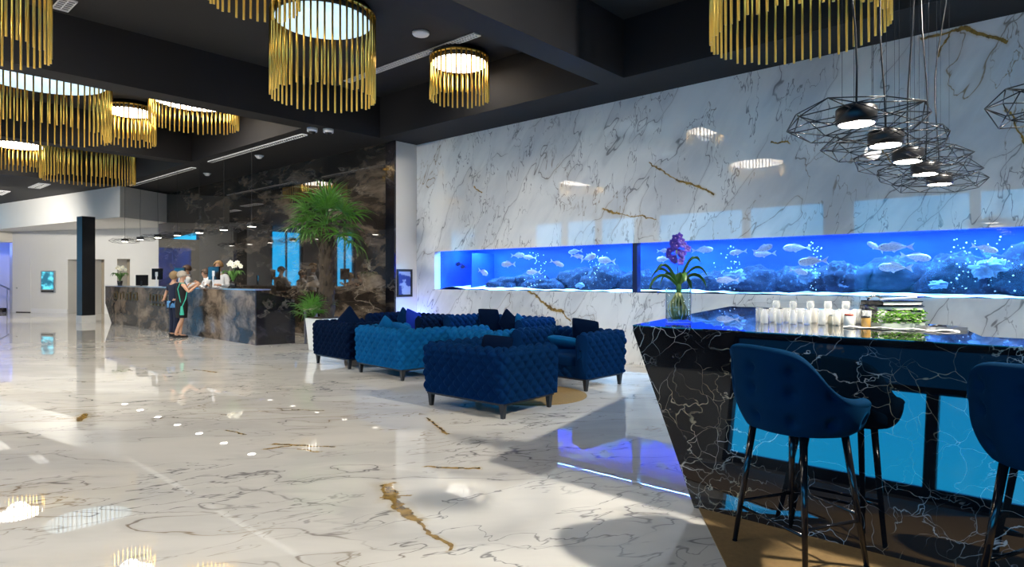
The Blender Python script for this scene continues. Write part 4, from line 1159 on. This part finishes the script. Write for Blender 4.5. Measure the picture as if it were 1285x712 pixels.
def bar_stool(label, x, y, rz):
    """faces local +Y"""
    t = thing('bar_stool', label, 'bar stool', (x, y, 0), rz, 'petrol velvet bar stools at the bar')
    # shell swept round the sitter: angle -110..110 from the back (-Y)
    m = MB(); A0 = math.radians(118)
    def top(a):
        u = abs(a) / A0
        k = 1 / (1 + math.exp((u - 0.52) * 14))
        return 0.865 + 0.225 * k - 0.02 * u
    def rad(a, zz):
        return 1.0
    RX, RY, TH = 0.295, 0.27, 0.07
    btn = [(a_, z_) for a_ in (-1.95, -1.25, -.65, 0, .65, 1.25, 1.95) for z_ in (.74, .88, .98)]
    def surf(a, w):
        # w 0..1 outer bottom -> top rim -> inner bottom
        zt = top(a); zb = 0.665
        flare = 0.05
        if w < 0.45:
            q = w / 0.45; z = zb + (zt - TH * .4 - zb) * q; o = flare * (1 - (1 - q) ** 2.4) - 0.030 * (1 - q) ** 6
            d = 0.0
            for a_, z_ in btn:
                d -= 0.032 * math.exp(-(((a - a_) * .31) ** 2 + (z - z_) ** 2) / (2 * .018 ** 2))
                d -= 0.009 * math.exp(-(((a - a_) * .31) ** 2 + (z - z_) ** 2) / (2 * .05 ** 2))
            o += d
        elif w < 0.6:
            q = (w - .45) / .15 * PI; o = flare - TH / 2 + TH / 2 * math.cos(q); z = zt - TH * .4 + TH * .42 * math.sin(q)
        else:
            q = (w - .6) / .4; z = zt - TH * .4 - (zt - TH * .4 - .72) * q; o = flare * (1 - q) - TH
        return ((RX + o) * math.sin(a), -(RY + o) * math.cos(a), z)
    m.grid(lambda u, v: surf(-A0 + 2 * A0 * u, v), 130, 60)
    for a in (-A0, A0):
        lp = [Vector(surf(a, j / 24)) for j in range(25)]; cen = sum(lp, Vector()) / 25
        fwd = Vector((0, 0.03, 0)); n_ = 25
        r2 = [cen + (p - cen) * .7 + fwd * .8 for p in lp]; r3 = [cen + (p - cen) * .15 + fwd for p in lp]
        fs = []
        for k in range(n_):
            k2 = (k + 1) % n_
            for b_ in (0, n_): fs.append((b_ + k, b_ + k2, b_ + n_ + k2, b_ + n_ + k))
        fs.append(tuple(range(2 * n_, 3 * n_)))
        m.add(lp + r2 + r3, fs, True)
    m.build('back_shell', M['stoolvel'], t)
    m = MB()
    def sfn(u, v):
        a = 2 * PI * u; ph = PI * (v - .5); r = abs(math.cos(ph)) ** .45
        return (.268 * math.cos(a) * r, .01 + .255 * math.sin(a) * r, .70 + .055 * math.copysign(abs(math.sin(ph)) ** .6, math.sin(ph)))
    m.grid(sfn, 48, 18, wrapu=True); m.build('seat', M['stoolvel'], t)
    fx_, fy_ = 0.24, 0.195
    for sx in (-1, 1):
        for sy in (-1, 1):
            m = MB(); m.tube([(sx * .165, sy * .13, .68), (sx * fx_, sy * fy_, .012)], [.019, .0125], 12); m.tube([(sx * fx_, sy * fy_, .012), (sx * fx_, sy * fy_, 0.009)], .014, 12)
            m.build('leg', M['blackgloss'], t)
    def lp(sx, sy, z): 
        u = (0.68 - z) / 0.668; return Vector((sx * (.165 + (fx_ - .165) * u), sy * (.13 + (fy_ - .13) * u), z))
    for (a, b, z) in (((-1, 1), (1, 1), .26), ((-1, -1), (1, -1), .20), ((-1, -1), (-1, 1), .23), ((1, -1), (1, 1), .23)):
        m = MB(); m.tube([lp(*a, z), lp(*b, z)], .0085, 8); m.build('footrest', M['blackgloss'], t)
    return t


RZ = math.atan2(0.345, 0.18) - PI / 2
bar_stool('button tufted petrol velvet bar stool in full view before the bar', -1.045, 3.385, RZ)
bar_stool('petrol velvet bar stool cut off by the right edge of the photo', 0.005, 3.36, RZ + 0.05)

# ------------------------------------------------------------------ reception desk
RD = thing('reception_desk', 'long brown marble reception desk with gold lettering and slanted left end', 'reception desk')
YF = 6.36
m = MB()
pl = [(-23.55, 1.17), (-12.98, 1.17), (-12.98, 0.0), (-22.9, 0.0), (-23.55, 0.62)]
def yz(x): return YF + 0.012 * (-13 - x)
n_ = len(pl)
m.add([(x, yz(x), z) for x, z in pl] + [(x, yz(x) + .07, z) for x, z in pl], [tuple(range(n_)), tuple(range(2 * n_ - 1, n_ - 1, -1))] + [(i, i + n_, (i + 1) % n_ + n_, (i + 1) % n_) for i in range(n_)])
m.build('front_panel', M['deskmarble'], RD)
m = MB(); m.hexa([(-13.0, 6.36, 0), (-12.93, 6.36, 0), (-12.75, 7.15, 0), (-12.82, 7.15, 0)], [(-13.0, 6.36, 1.17), (-12.93, 6.36, 1.17), (-12.75, 7.15, .95), (-12.82, 7.15, .95)])
m.build('end_panel', M['deskend'], RD)
m = MB(); m.prism([(-23.55, yz(-23.55)), (-13.0, YF), (-13.0, YF + .36), (-23.55, yz(-23.55) + .36)], 1.17, 1.195); m.build('countertop', M['steel'], RD)
m = MB(); m.prism([(-23.0, 6.75), (-13.0, 6.62), (-13.0, 6.86), (-23.0, 6.98)], .74, .78); m.build('work_surface', M['black'], RD)
# raised gold lettering: too small in the photograph to read, so upright strokes in two groups
m = MB()
def stroke(x, z0, z1, w=.06): m.box(x, x + w, yz(x) - .02, yz(x), z0, z1)
x = -22.6; rnd = random.Random(12)
for k in range(8):
    stroke(x, .78, 1.02); 
    if k % 2 == 0: m.box(x, x + .22, yz(x) - .02, yz(x), .97, 1.02)
    if k % 3 == 0: m.box(x, x + .20, yz(x) - .02, yz(x), .78, .83)
    x += .30
x = -19.4
for k in range(10):
    stroke(x, .80, .99, .05)
    if k % 3 == 1: m.box(x, x + .18, yz(x) - .02, yz(x), .95, .99)
    x += .24
for k in range(9): m.box(-19.2 + k * .26, -19.05 + k * .26, yz(-18) - .03, yz(-18), .68, .73)
m.build('sign_lettering', simple('aged_bronze', (0.22, 0.14, 0.05), 0.4, 1.0), RD)

# monitors on the desk
for k, (x, y, w, lb, rz) in enumerate(((-20.9, 6.72, .42, 'black monitor on reception, leftmost, low and tilted', .5), (-19.75, 6.75, .46, 'black monitor on reception, second from the left', .25), (-17.95, 6.70, .50, 'black monitor on reception just left of the guests', .15), (-15.72, 6.66, .50, 'black monitor on reception before the tall receptionist', .1))):
    t = thing('monitor', lb, 'monitor', (x, y, 1.195), rz, 'monitors on the reception desk')
    hgt = .16 if k == 0 else .34
    m = MB(); m.box(-w / 2, w / 2, -.02, .02, hgt - .14, hgt + .18); bevel(m.build('screen', M['blackgloss'], t), .006)
    m = MB(); m.box(-.03, .03, -.03, -.02, 0.0, hgt); m.box(-.06, .06, -.022, -.0201, hgt - .05, hgt + .08) if k else None; m.build('stand', M['plastic'] if k else M['black'], t)
    m = MB(); m.box(-.11, .11, -.08, .08, 0, .012); m.build('foot', M['plastic'] if k == 1 else M['black'], t)
m = MB(); m.box(-.3, .3, -.1, .1, 0, .12); o = m.build('document_box', M['plastic'], loc=(-17.35, 6.68, 1.196)); bevel(o, .01); tag(o, 'white paper box on the reception desk left of the guests', 'box')


def potted_orchid(x, y, label, s=1.0):
    t = thing('potted_orchid', label, 'orchid', (x, y, 1.195), CR, 'white orchids on the reception desk'); t.scale = (s,) * 3
    m = MB(); m.lathe([(.06, 0), (.085, .16), (.075, .16), (.07, .14), (0, .14)], 20); m.build('pot', M['blackgloss'], t)
    for k in range(7):
        m = MB(); strap_leaf(m, (0, 0, .14), k * .9 + .3, .30, 1.1, .45, .028); m.build('leaf', M['leaf2'], t)
    m = MB(); m.tube([(0, 0, .14), (.02, 0, .35), (0.03, .01, .52), (-.05, 0, .60)], .006, 6); m.tube([(0, 0, .14), (-.02, .02, .35), (.06, .01, .56), (.15, 0, .62)], .006, 6); m.build('flower_stalk', M['leaf2'], t)
    for k in range(9): bloom(t, (-.10 + .035 * k, .015 * math.sin(k * 2), .56 + .05 * math.sin(k * 1.4)), (0.5, -1, .1), .055, M['petalwhite'], simple('yellow_lip', (.7, .5, .1), .5))


potted_orchid(-14.6, 6.62, 'white orchid in black pot on the right part of the reception desk')
potted_orchid(-22.9, 6.72, 'white orchid in dark pot at the left end of the reception desk', 1.0)

t = thing('reception_stool', 'beige topped stool standing at the right end of the reception desk', 'stool', (-12.35, 7.42, 0), 0.3)
m = MB(); m.box(-.19, .19, -.19, .19, .74, .82); bevel(m.build('seat', simple('beige_leather', (.50, .42, .28), .5), t), .015)
for sx in (-1, 1):
    for sy in (-1, 1):
        m = MB(); m.box(sx * .155 - .018, sx * .155 + .018, sy * .155 - .018, sy * .155 + .018, 0, .74); m.build('leg', simple('grey_legs', (.10, .10, .12), .4), t)
m = MB()
for sx in (-1, 1): m.box(sx * .155 - .01, sx * .155 + .01, -.155, .155, .26, .29); m.box(-.155, .155, sx * .155 - .01, sx * .155 + .01, .30, .33)
m.build('footrest', MATS['grey_legs'], t)

# ------------------------------------------------------------------ palms
pt = thing('planter', 'tall white square planter behind the leftmost dark armchair', 'planter', (-11.05, 6.86, 0))
m = MB(); m.hexa([(-.24, -.24, 0), (.24, -.24, 0), (.24, .24, 0), (-.24, .24, 0)], [(-.29, -.29, .64), (.29, -.29, .64), (.29, .29, .64), (-.29, .29, .64)]); bevel(m.build('body', M['pot'], pt), .015)
m = MB(); m.box(-.27, .27, -.27, .27, .635, .655); m.build('soil', M['soil'], pt)


def fan_frond(seed, R=.56, nseg=17, petiole=.42):
    rnd = random.Random(seed); m = MB()
    m.tube([(0, 0, 0), (petiole * .5, 0, .03), (petiole, 0, 0)], [.012, .009, .006], 6)
    for k in range(nseg):
        a = (k / (nseg - 1) - .5) * math.radians(215) + rnd.uniform(-.05, .05); L = R * (0.62 + .38 * math.cos(a * .7)) * rnd.uniform(.85, 1.1)
        n = 8; vs = []; w0 = .0165
        hang = rnd.uniform(.25, .95); lift = rnd.uniform(-.03, .05)
        for i in range(n + 1):
            u = i / n
            bend = max(0, u - .45)
            r = L * (u - .45 * hang * bend ** 2); dr = lift * math.sin(u * 2) - hang * L * bend ** 1.7 * 1.3
            c = Vector((petiole + r * math.cos(a), r * math.sin(a), dr))
            ww = w0 * min(1, .25 + u * 2.4) * (1 - max(0, u - .4) / .62)
            sd = Vector((-math.sin(a), math.cos(a), 0))
            up = Vector((0, 0, ww * .7))
            vs += [c - sd * ww + up, c, c + sd * ww + up]
        fs = []
        for i in range(n):
            q = i * 3; fs += [(q, q + 3, q + 4, q + 1), (q + 1, q + 4, q + 5, q + 2)]
        m.add(vs, fs, True)
    return m.mesh('frond', M['leaf'])


FR = [fan_frond(s) for s in (1, 2, 3, 4, 5)]
palm = thing('fan_palm', 'tall fan palm with fibrous brown trunk in the white planter', 'palm', (-11.05, 6.90, .655))
m = MB()
def trf(u, v):
    z = v * 1.85; a = 2 * PI * u
    r = .125 - .02 * v + .05 * math.sin(v * PI) * .6 + .03 * mnoise.noise(Vector((math.cos(a) * 2, math.sin(a) * 2, z * 5))) + .018 * mnoise.noise(Vector((math.cos(a) * 7, math.sin(a) * 7, z * 16)))
    if v > .93: r *= 1 - (v - .93) * 6
    return (-.05 * v + r * math.cos(a), r * math.sin(a), z)
m.grid(trf, 60, 90, wrapu=True); m.build('trunk', M['trunk'], palm)
m = MB(); rnd = random.Random(5)
for k in range(90):
    a = rnd.uniform(0, 2 * PI); z = rnd.uniform(.15, 1.75); b = Vector((-.05 * z / 1.85 + .13 * math.cos(a), .13 * math.sin(a), z))
    m.tube([b, b + Vector((.035 * math.cos(a), .035 * math.sin(a), .09)), b + Vector((.07 * math.cos(a), .07 * math.sin(a), .10))], [.014, .010, .003], 5)
tag(m.build('leaf_bases', M['trunk'], palm), kind='stuff')
ga = 2.39996
for k in range(26):
    el = math.radians(70 - 98 * (k / 25) ** 0.9 + 9 * math.sin(k * 2.3))
    o = bpy.data.objects.new('frond', FR[k % 5]); C.objects.link(o); o.parent = palm
    o.location = (-.05, 0, 1.80 + .10 * (1 - k / 25)); o.rotation_euler = (0.3 * math.sin(k * 3), -el, k * ga)
    s = .98 + .16 * math.sin(k * 1.9); o.scale = (s, s, s)
lp_ = thing('low_fan_palm', 'low bushy fan palm sprouting left of the tall palm trunk', 'palm', (-11.20, 6.66, .655))
for k in range(13):
    el = math.radians(80 - 62 * (k / 12))
    o = bpy.data.objects.new('frond', FR[k % 5]); C.objects.link(o); o.parent = lp_
    o.location = (0, 0, 0); o.rotation_euler = (0.2 * math.sin(k * 3), -el, k * ga + 1.0); s = .58 + .08 * math.sin(k); o.scale = (s, s, s)

# ------------------------------------------------------------------ people


def skin_mesh(name, verts, edges, radii, mat, parent, root=0, sub=2):
    me = bpy.data.meshes.new(name); me.from_pydata(verts, edges, []); me.update()
    ob = bpy.data.objects.new(name, me); C.objects.link(ob)
    ob.modifiers.new('skin', 'SKIN')
    for i, r in enumerate(radii):
        sv = me.skin_vertices[0].data[i]; sv.radius = r if isinstance(r, tuple) else (r, r); sv.use_root = (i == root)
    sb = ob.modifiers.new('sub', 'SUBSURF'); sb.levels = sub; sb.render_levels = sub
    dg = bpy.context.evaluated_depsgraph_get(); dg.update()
    nm = bpy.data.meshes.new_from_object(ob.evaluated_get(dg)); nm.name = name
    bpy.data.objects.remove(ob)
    nm.materials.clear(); nm.materials.append(mat)
    for p in nm.polygons: p.use_smooth = True; p.material_index = 0
    o = bpy.data.objects.new(name, nm); C.objects.link(o); o.parent = parent
    return o


def person(label, x, y, rz, H, pose, shirt=None, sleeve=0.5, trousers=None, dress=None, hair=None, shoes=None, vest=None, collar=None, hairlong=0.0, hem=None, female=False):
    t = thing('person', label, 'person', (x, y, 0), rz, None)
    k = H / 1.75
    sh = (.165 if female else .19) * k
    J = dict(pel=(0, 0, .93 * k), waist=(0, -.005, 1.08 * k), chest=(0, .0, 1.27 * k), neck0=(0, -.01, 1.44 * k), neck=(0, .005, 1.51 * k),
             jaw=(0, .03, 1.565 * k), mid=(0, .025, 1.635 * k), crown=(0, .01, 1.70 * k), tip=(0, .008, 1.728 * k), nose=(0, .118 * k, 1.615 * k))
    for s, n_ in ((-1, 'L'), (1, 'R')):
        J['sh' + n_] = (s * sh, -.005, 1.40 * k)
        J['hip' + n_] = (s * .095 * k, 0, .88 * k); J['kn' + n_] = (s * .10 * k, .02, .48 * k); J['an' + n_] = (s * .10 * k, -.02, .075 * k); J['toe' + n_] = (s * .11 * k, .15 * k, .03)
        J['el' + n_] = (s * (sh + .05), -.03, 1.12 * k); J['wr' + n_] = (s * (sh + .06), .05, .88 * k)
    for a, b in pose.items(): J[a] = tuple(c * k for c in b)
    names = []; V = []; R = []; E = []
    def ad(n_, p, r, par=None):
        names.append(n_); V.append(tuple(p)); R.append(r)
        if par is not None: E.append((names.index(par), len(names) - 1))
    ad('pel', J['pel'], (.155 * k, .11 * k)); ad('waist', J['waist'], (.135 * k, .10 * k), 'pel'); ad('chest', J['chest'], (.155 * k, .11 * k), 'waist')
    ad('neck0', J['neck0'], (.075 * k, .065 * k), 'chest'); ad('neck', J['neck'], .052 * k, 'neck0'); ad('jaw', J['jaw'], (.062 * k, .07 * k), 'neck')
    ad('mid', J['mid'], (.075 * k, .092 * k), 'jaw'); ad('crown', J['crown'], (.062 * k, .075 * k), 'mid'); ad('tip', J['tip'], (.03, .035), 'crown')
    ad('nose', J['nose'], .012, 'mid')
    for n_ in 'LR':
        ad('sh' + n_, J['sh' + n_], .055 * k, 'chest'); ad('el' + n_, J['el' + n_], .040 * k, 'sh' + n_); ad('wr' + n_, J['wr' + n_], .026 * k, 'el' + n_)
        w = Vector(J['wr' + n_]); d = (w - Vector(J['el' + n_])).normalized(); sd = d.orthogonal().normalized(); nd = d.cross(sd)
        pc = w + d * .055 * k; ad('pa' + n_, pc, (.034 * k, .022 * k), 'wr' + n_)
        for i, (off, L) in enumerate(((-.026, .062), (-.009, .075), (.009, .07), (.025, .055))):
            b_ = pc + d * .03 * k + sd * off * k; ad('f%d%s' % (i, n_), b_, .0095 * k, 'pa' + n_)
            ad('g%d%s' % (i, n_), b_ + d * L * .55 * k + nd * .012, .0085 * k, 'f%d%s' % (i, n_)); ad('h%d%s' % (i, n_), b_ + d * L * .9 * k + nd * .035, .0075 * k, 'g%d%s' % (i, n_))
        ad('t1' + n_, w + d * .035 * k + sd * -.04 * k, .011 * k, 'pa' + n_); ad('t2' + n_, w + d * .075 * k + sd * -.055 * k + nd * .02, .009 * k, 't1' + n_)
        ad('hip' + n_, J['hip' + n_], .085 * k, 'pel'); ad('kn' + n_, J['kn' + n_], .055 * k, 'hip' + n_); 
        kn = Vector(J['kn' + n_]); an = Vector(J['an' + n_]); ad('ca' + n_, kn.lerp(an, .3) + Vector((0, -.012, 0)), .052 * k, 'kn' + n_)
        ad('an' + n_, an, .034 * k, 'ca' + n_); ad('toe' + n_, J['toe' + n_], (.036 * k, .022 * k), 'an' + n_)
    skin_mesh('body', V, E, R, M['skin'], t)

    def cloth(nm, mat, chain, grow):
        vv = []; rr = []; ee = []; idx = {}
        for a, b, u, r in chain:
            pa = Vector(J[a]); p = pa.lerp(Vector(J[b]), u) if b else pa
            idx[len(vv)] = a; vv.append(tuple(p)); rr.append((r[0] * k + grow, r[1] * k + grow) if isinstance(r, tuple) else r * k + grow)
        return vv, rr
    if shirt:
        vv = [tuple(Vector(J['pel']) - Vector((0, 0, .06 * k))), J['waist'], J['chest'], J['neck0']]; rr = [(.175 * k, .135 * k), (.15 * k, .115 * k), (.17 * k, .125 * k), (.085 * k, .08 * k)]; ee = [(0, 1), (1, 2), (2, 3)]
        for n_ in 'LR':
            i = len(vv); vv.append(J['sh' + n_]); rr.append(.068 * k); ee.append((2, i))
            e_ = Vector(J['sh' + n_]).lerp(Vector(J['el' + n_]), min(1, sleeve * 2)); vv.append(tuple(e_)); rr.append(.056 * k); ee.append((i, i + 1))
            if sleeve > .5:
                w_ = Vector(J['el' + n_]).lerp(Vector(J['wr' + n_]), sleeve * 2 - 1); vv.append(tuple(w_)); rr.append(.042 * k); ee.append((i + 1, i + 2))
        skin_mesh('shirt', vv, ee, rr, shirt, t)
    if vest:
        vv = [J['pel'], J['waist'], J['chest'], tuple(Vector(J['chest']).lerp(Vector(J['neck0']), .7))]; rr = [(.172 * k, .132 * k), (.158 * k, .124 * k), (.176 * k, .134 * k), (.12 * k, .092 * k)]
        skin_mesh('waistcoat', vv, [(0, 1), (1, 2), (2, 3)], rr, vest, t)
    if trousers:
        vv = [J['pel']]; rr = [(.16 * k, .12 * k)]; ee = []
        for n_ in 'LR':
            i = len(vv); vv += [J['hip' + n_], J['kn' + n_], tuple(Vector(J['an' + n_]) + Vector((0, 0, .01)))]; rr += [.098 * k, .075 * k, .055 * k]; ee += [(0, i), (i, i + 1), (i + 1, i + 2)]
        skin_mesh('trousers', vv, ee, rr, trousers, t)
    if dress:
        m = MB()
        prof = [(.53, .18, .125), (.62, .185, .135), (.75, .19, .145), (.90, .195, .15), (1.06, .165, .128), (1.20, .18, .138), (1.32, .195, .132), (1.40, .19, .11), (1.45, .11, .085)]
        m.grid(lambda u, v: (lambda i, f: (lambda z, a, b: ((a * k) * math.cos(2 * PI * u) * (1 + .03 * math.sin(14 * PI * u) * (z < 1)), b * k * math.sin(2 * PI * u), z * k))(*[prof[i][c] + (prof[i + 1][c] - prof[i][c]) * f for c in range(3)]))(min(7, int(v * 8)), v * 8 - min(7, int(v * 8))), 48, 33, wrapu=True)
        m.build('dress', dress, t)
    if hem:
        m = MB(); m.lathe([(.195 * k, .78 * k), (.20 * k, .86 * k), (.185 * k, .96 * k)], 32, sy=.8); m.build('shirt_hem', hem, t)
    if hair:
        m = MB(); c = Vector(J['mid']) + Vector((0, -.012, .022))
        def hf(u, v):
            a = 2 * PI * u; th = v * (PI * .62 + (0.35 + hairlong) * max(0, -math.sin(a)))
            th = min(th, PI * .93)
            fl = 1 + .05 * mnoise.noise(Vector((math.cos(a) * 3, math.sin(a) * 3, th * 3)))
            front = 1 if math.sin(a) < .45 else max(0.52, 1 - (math.sin(a) - .45) * .8)
            th *= front
            return (c.x + .096 * k * fl * math.sin(th) * math.cos(a), c.y + .112 * k * fl * math.sin(th) * math.sin(a), c.z + .098 * k * fl * math.cos(th) - hairlong * .05 * v)
        m.grid(hf, 36, 16, wrapu=True); o = m.build('hair', hair, t)
        sol = o.modifiers.new('thick', 'SOLIDIFY'); sol.thickness = .012; sol.offset = -1
    m = MB()
    for s in (-1, 1): m.ball(Vector(J['mid']) + Vector((s * .032 * k, .083 * k, .0)), .009, n=8, m=6)
    m.build('eyes', eyem, t)
    m = MB()
    for s in (-1, 1): m.ball(Vector(J['mid']) + Vector((s * .079 * k, -.005, -.01)), .012, .022, .032, n=8, m=6)
    m.build('ears', M['skin'], t)
    m = MB(); m.ball(Vector(J['jaw']) + Vector((0, .066 * k, .012)), .024, .008, .007, n=10, m=6); m.build('mouth', simple('lips', (.40, .12, .10), .5), t)
    if collar:
        m = MB(); m.lathe([(.075 * k, 1.43 * k), (.066 * k, 1.50 * k)], 20); m.build('collar', collar, t)
    if shoes:
        for n_ in 'LR':
            m = MB(); a = Vector(J['an' + n_]); b = Vector(J['toe' + n_]); d = (b - a); d.z = 0; d.normalize(); sd = Vector((-d.y, d.x, 0))
            o0 = Vector((a.x, a.y, 0)) - d * .045
            Ls = .26 * k
            def sf(u, v, o0=o0, d=d, sd=sd, Ls=Ls):
                w = .042 * (.75 + .35 * math.sin(PI * min(1, u * .9 + .1))) * math.sqrt(max(.02, 1 - (2 * abs(u - .5)) ** 6)); aa = PI * v
                hz = (.075 - .03 * u) * math.sin(aa)
                p = o0 + d * (Ls * u) + sd * (w * math.cos(aa)); return (p.x, p.y, max(0.001, hz + .002))
            m.grid(sf, 16, 10); m.build('shoe', shoes, t)
    return t


cblack = simple('black_cloth', (.006, .006, .008), .85); cnavy = simple('navy_cloth', (.010, .016, .045), .85); cdenim = simple('dark_denim', (.008, .014, .04), .85, var=.2)
cwhite = simple('white_shirt_cloth', (.72, .73, .75), .8); hgrey = simple('grey_hair', (.36, .32, .27), .7, var=.35, vs=60); hblond = simple('dark_blond_hair', (.26, .17, .08), .6, var=.4, vs=60)
hbrown = simple('brown_hair', (.06, .03, .015), .5, var=.4, vs=60); hlight = simple('light_brown_hair', (.38, .22, .09), .55, var=.3, vs=60); cprint = simple('blue_print_cloth', (.10, .30, .60), .8, var=.7, vs=30)
person('person with dark blond hair, navy top and dark trousers at the desk', -16.44, 5.99, 0.12, 1.60,
       dict(elL=(-.34, -.02, 1.20), wrL=(-.10, -.20, 1.02), elR=(.26, .10, 1.20), wrR=(.14, .30, 1.36)), shirt=cnavy, sleeve=.42, trousers=cdenim, hair=hblond, shoes=cblack, hem=cprint, hairlong=.6)
person('person with short grey hair in black knee length dress at the desk', -15.93, 5.98, -0.1, 1.60,
       dict(elR=(.29, .10, 1.20), wrR=(.20, .30, 1.36), elL=(-.20, .12, 1.20), wrL=(-.07, .30, 1.36), knL=(-.05, .03, .48), anL=(-.02, -.03, .075), toeL=(-.05, .13, .03), knR=(.06, .0, .48), anR=(-.04, -.14, .09), toeR=(-.06, .0, .03)),
       dress=cblack, hair=hgrey, shoes=cblack, hairlong=.1, female=True)
person('bearded person in white shirt and black waistcoat behind the desk, left receptionist', -18.55, 7.12, PI - .25, 1.80,
       dict(elL=(-.27, .06, 1.14), wrL=(-.14, .22, 1.24), elR=(.27, .06, 1.14), wrR=(.16, .22, 1.24)), shirt=cwhite, sleeve=.95, trousers=cblack, vest=cblack, hair=hbrown, shoes=cblack, collar=cwhite)
person('person with tied back brown hair in white shirt behind the desk, middle receptionist', -17.3, 7.12, PI - .1, 1.68,
       dict(elL=(-.23, .08, 1.12), wrL=(-.10, .22, 1.32), elR=(.23, .08, 1.12), wrR=(.10, .22, 1.32)), shirt=cwhite, sleeve=.95, trousers=cblack, hair=hbrown, shoes=cblack, collar=cwhite, female=True, hairlong=.2)
person('tallest person, light hair and white shirt, looking down behind a monitor', -16.62, 7.16, PI + .7, 1.88,
       dict(elL=(-.27, .10, 1.14), wrL=(-.14, .24, 1.17), elR=(.27, .10, 1.14), wrR=(.16, .24, 1.17)), shirt=cwhite, sleeve=.95, trousers=cblack, hair=hlight, shoes=cblack, collar=cwhite)
bag = thing('shoulder_bag', 'small turquoise shoulder bag hanging at the side of the black dress', 'bag', (-15.70, 5.90, .56), -.3)
cb = simple('turquoise_leather', (.03, .42, .30), .5)
m = MB(); m.hexa([(-.12, -.045, 0), (.12, -.045, 0), (.12, .045, 0), (-.12, .045, 0)], [(-.10, -.02, .21), (.10, -.02, .21), (.10, .02, .21), (-.10, .02, .21)]); bevel(m.build('body', cb, bag), .015, 3)
m = MB(); m.tube([(-.09, 0, .20), (-.09, -.04, .40), (-.10, -.08, .62), (-.11, -.03, .755), (-.10, .05, .755), (-.06, .12, .6), (.02, .08, .38), (.09, 0, .20)], .011, 8); m.build('strap', cb, bag)
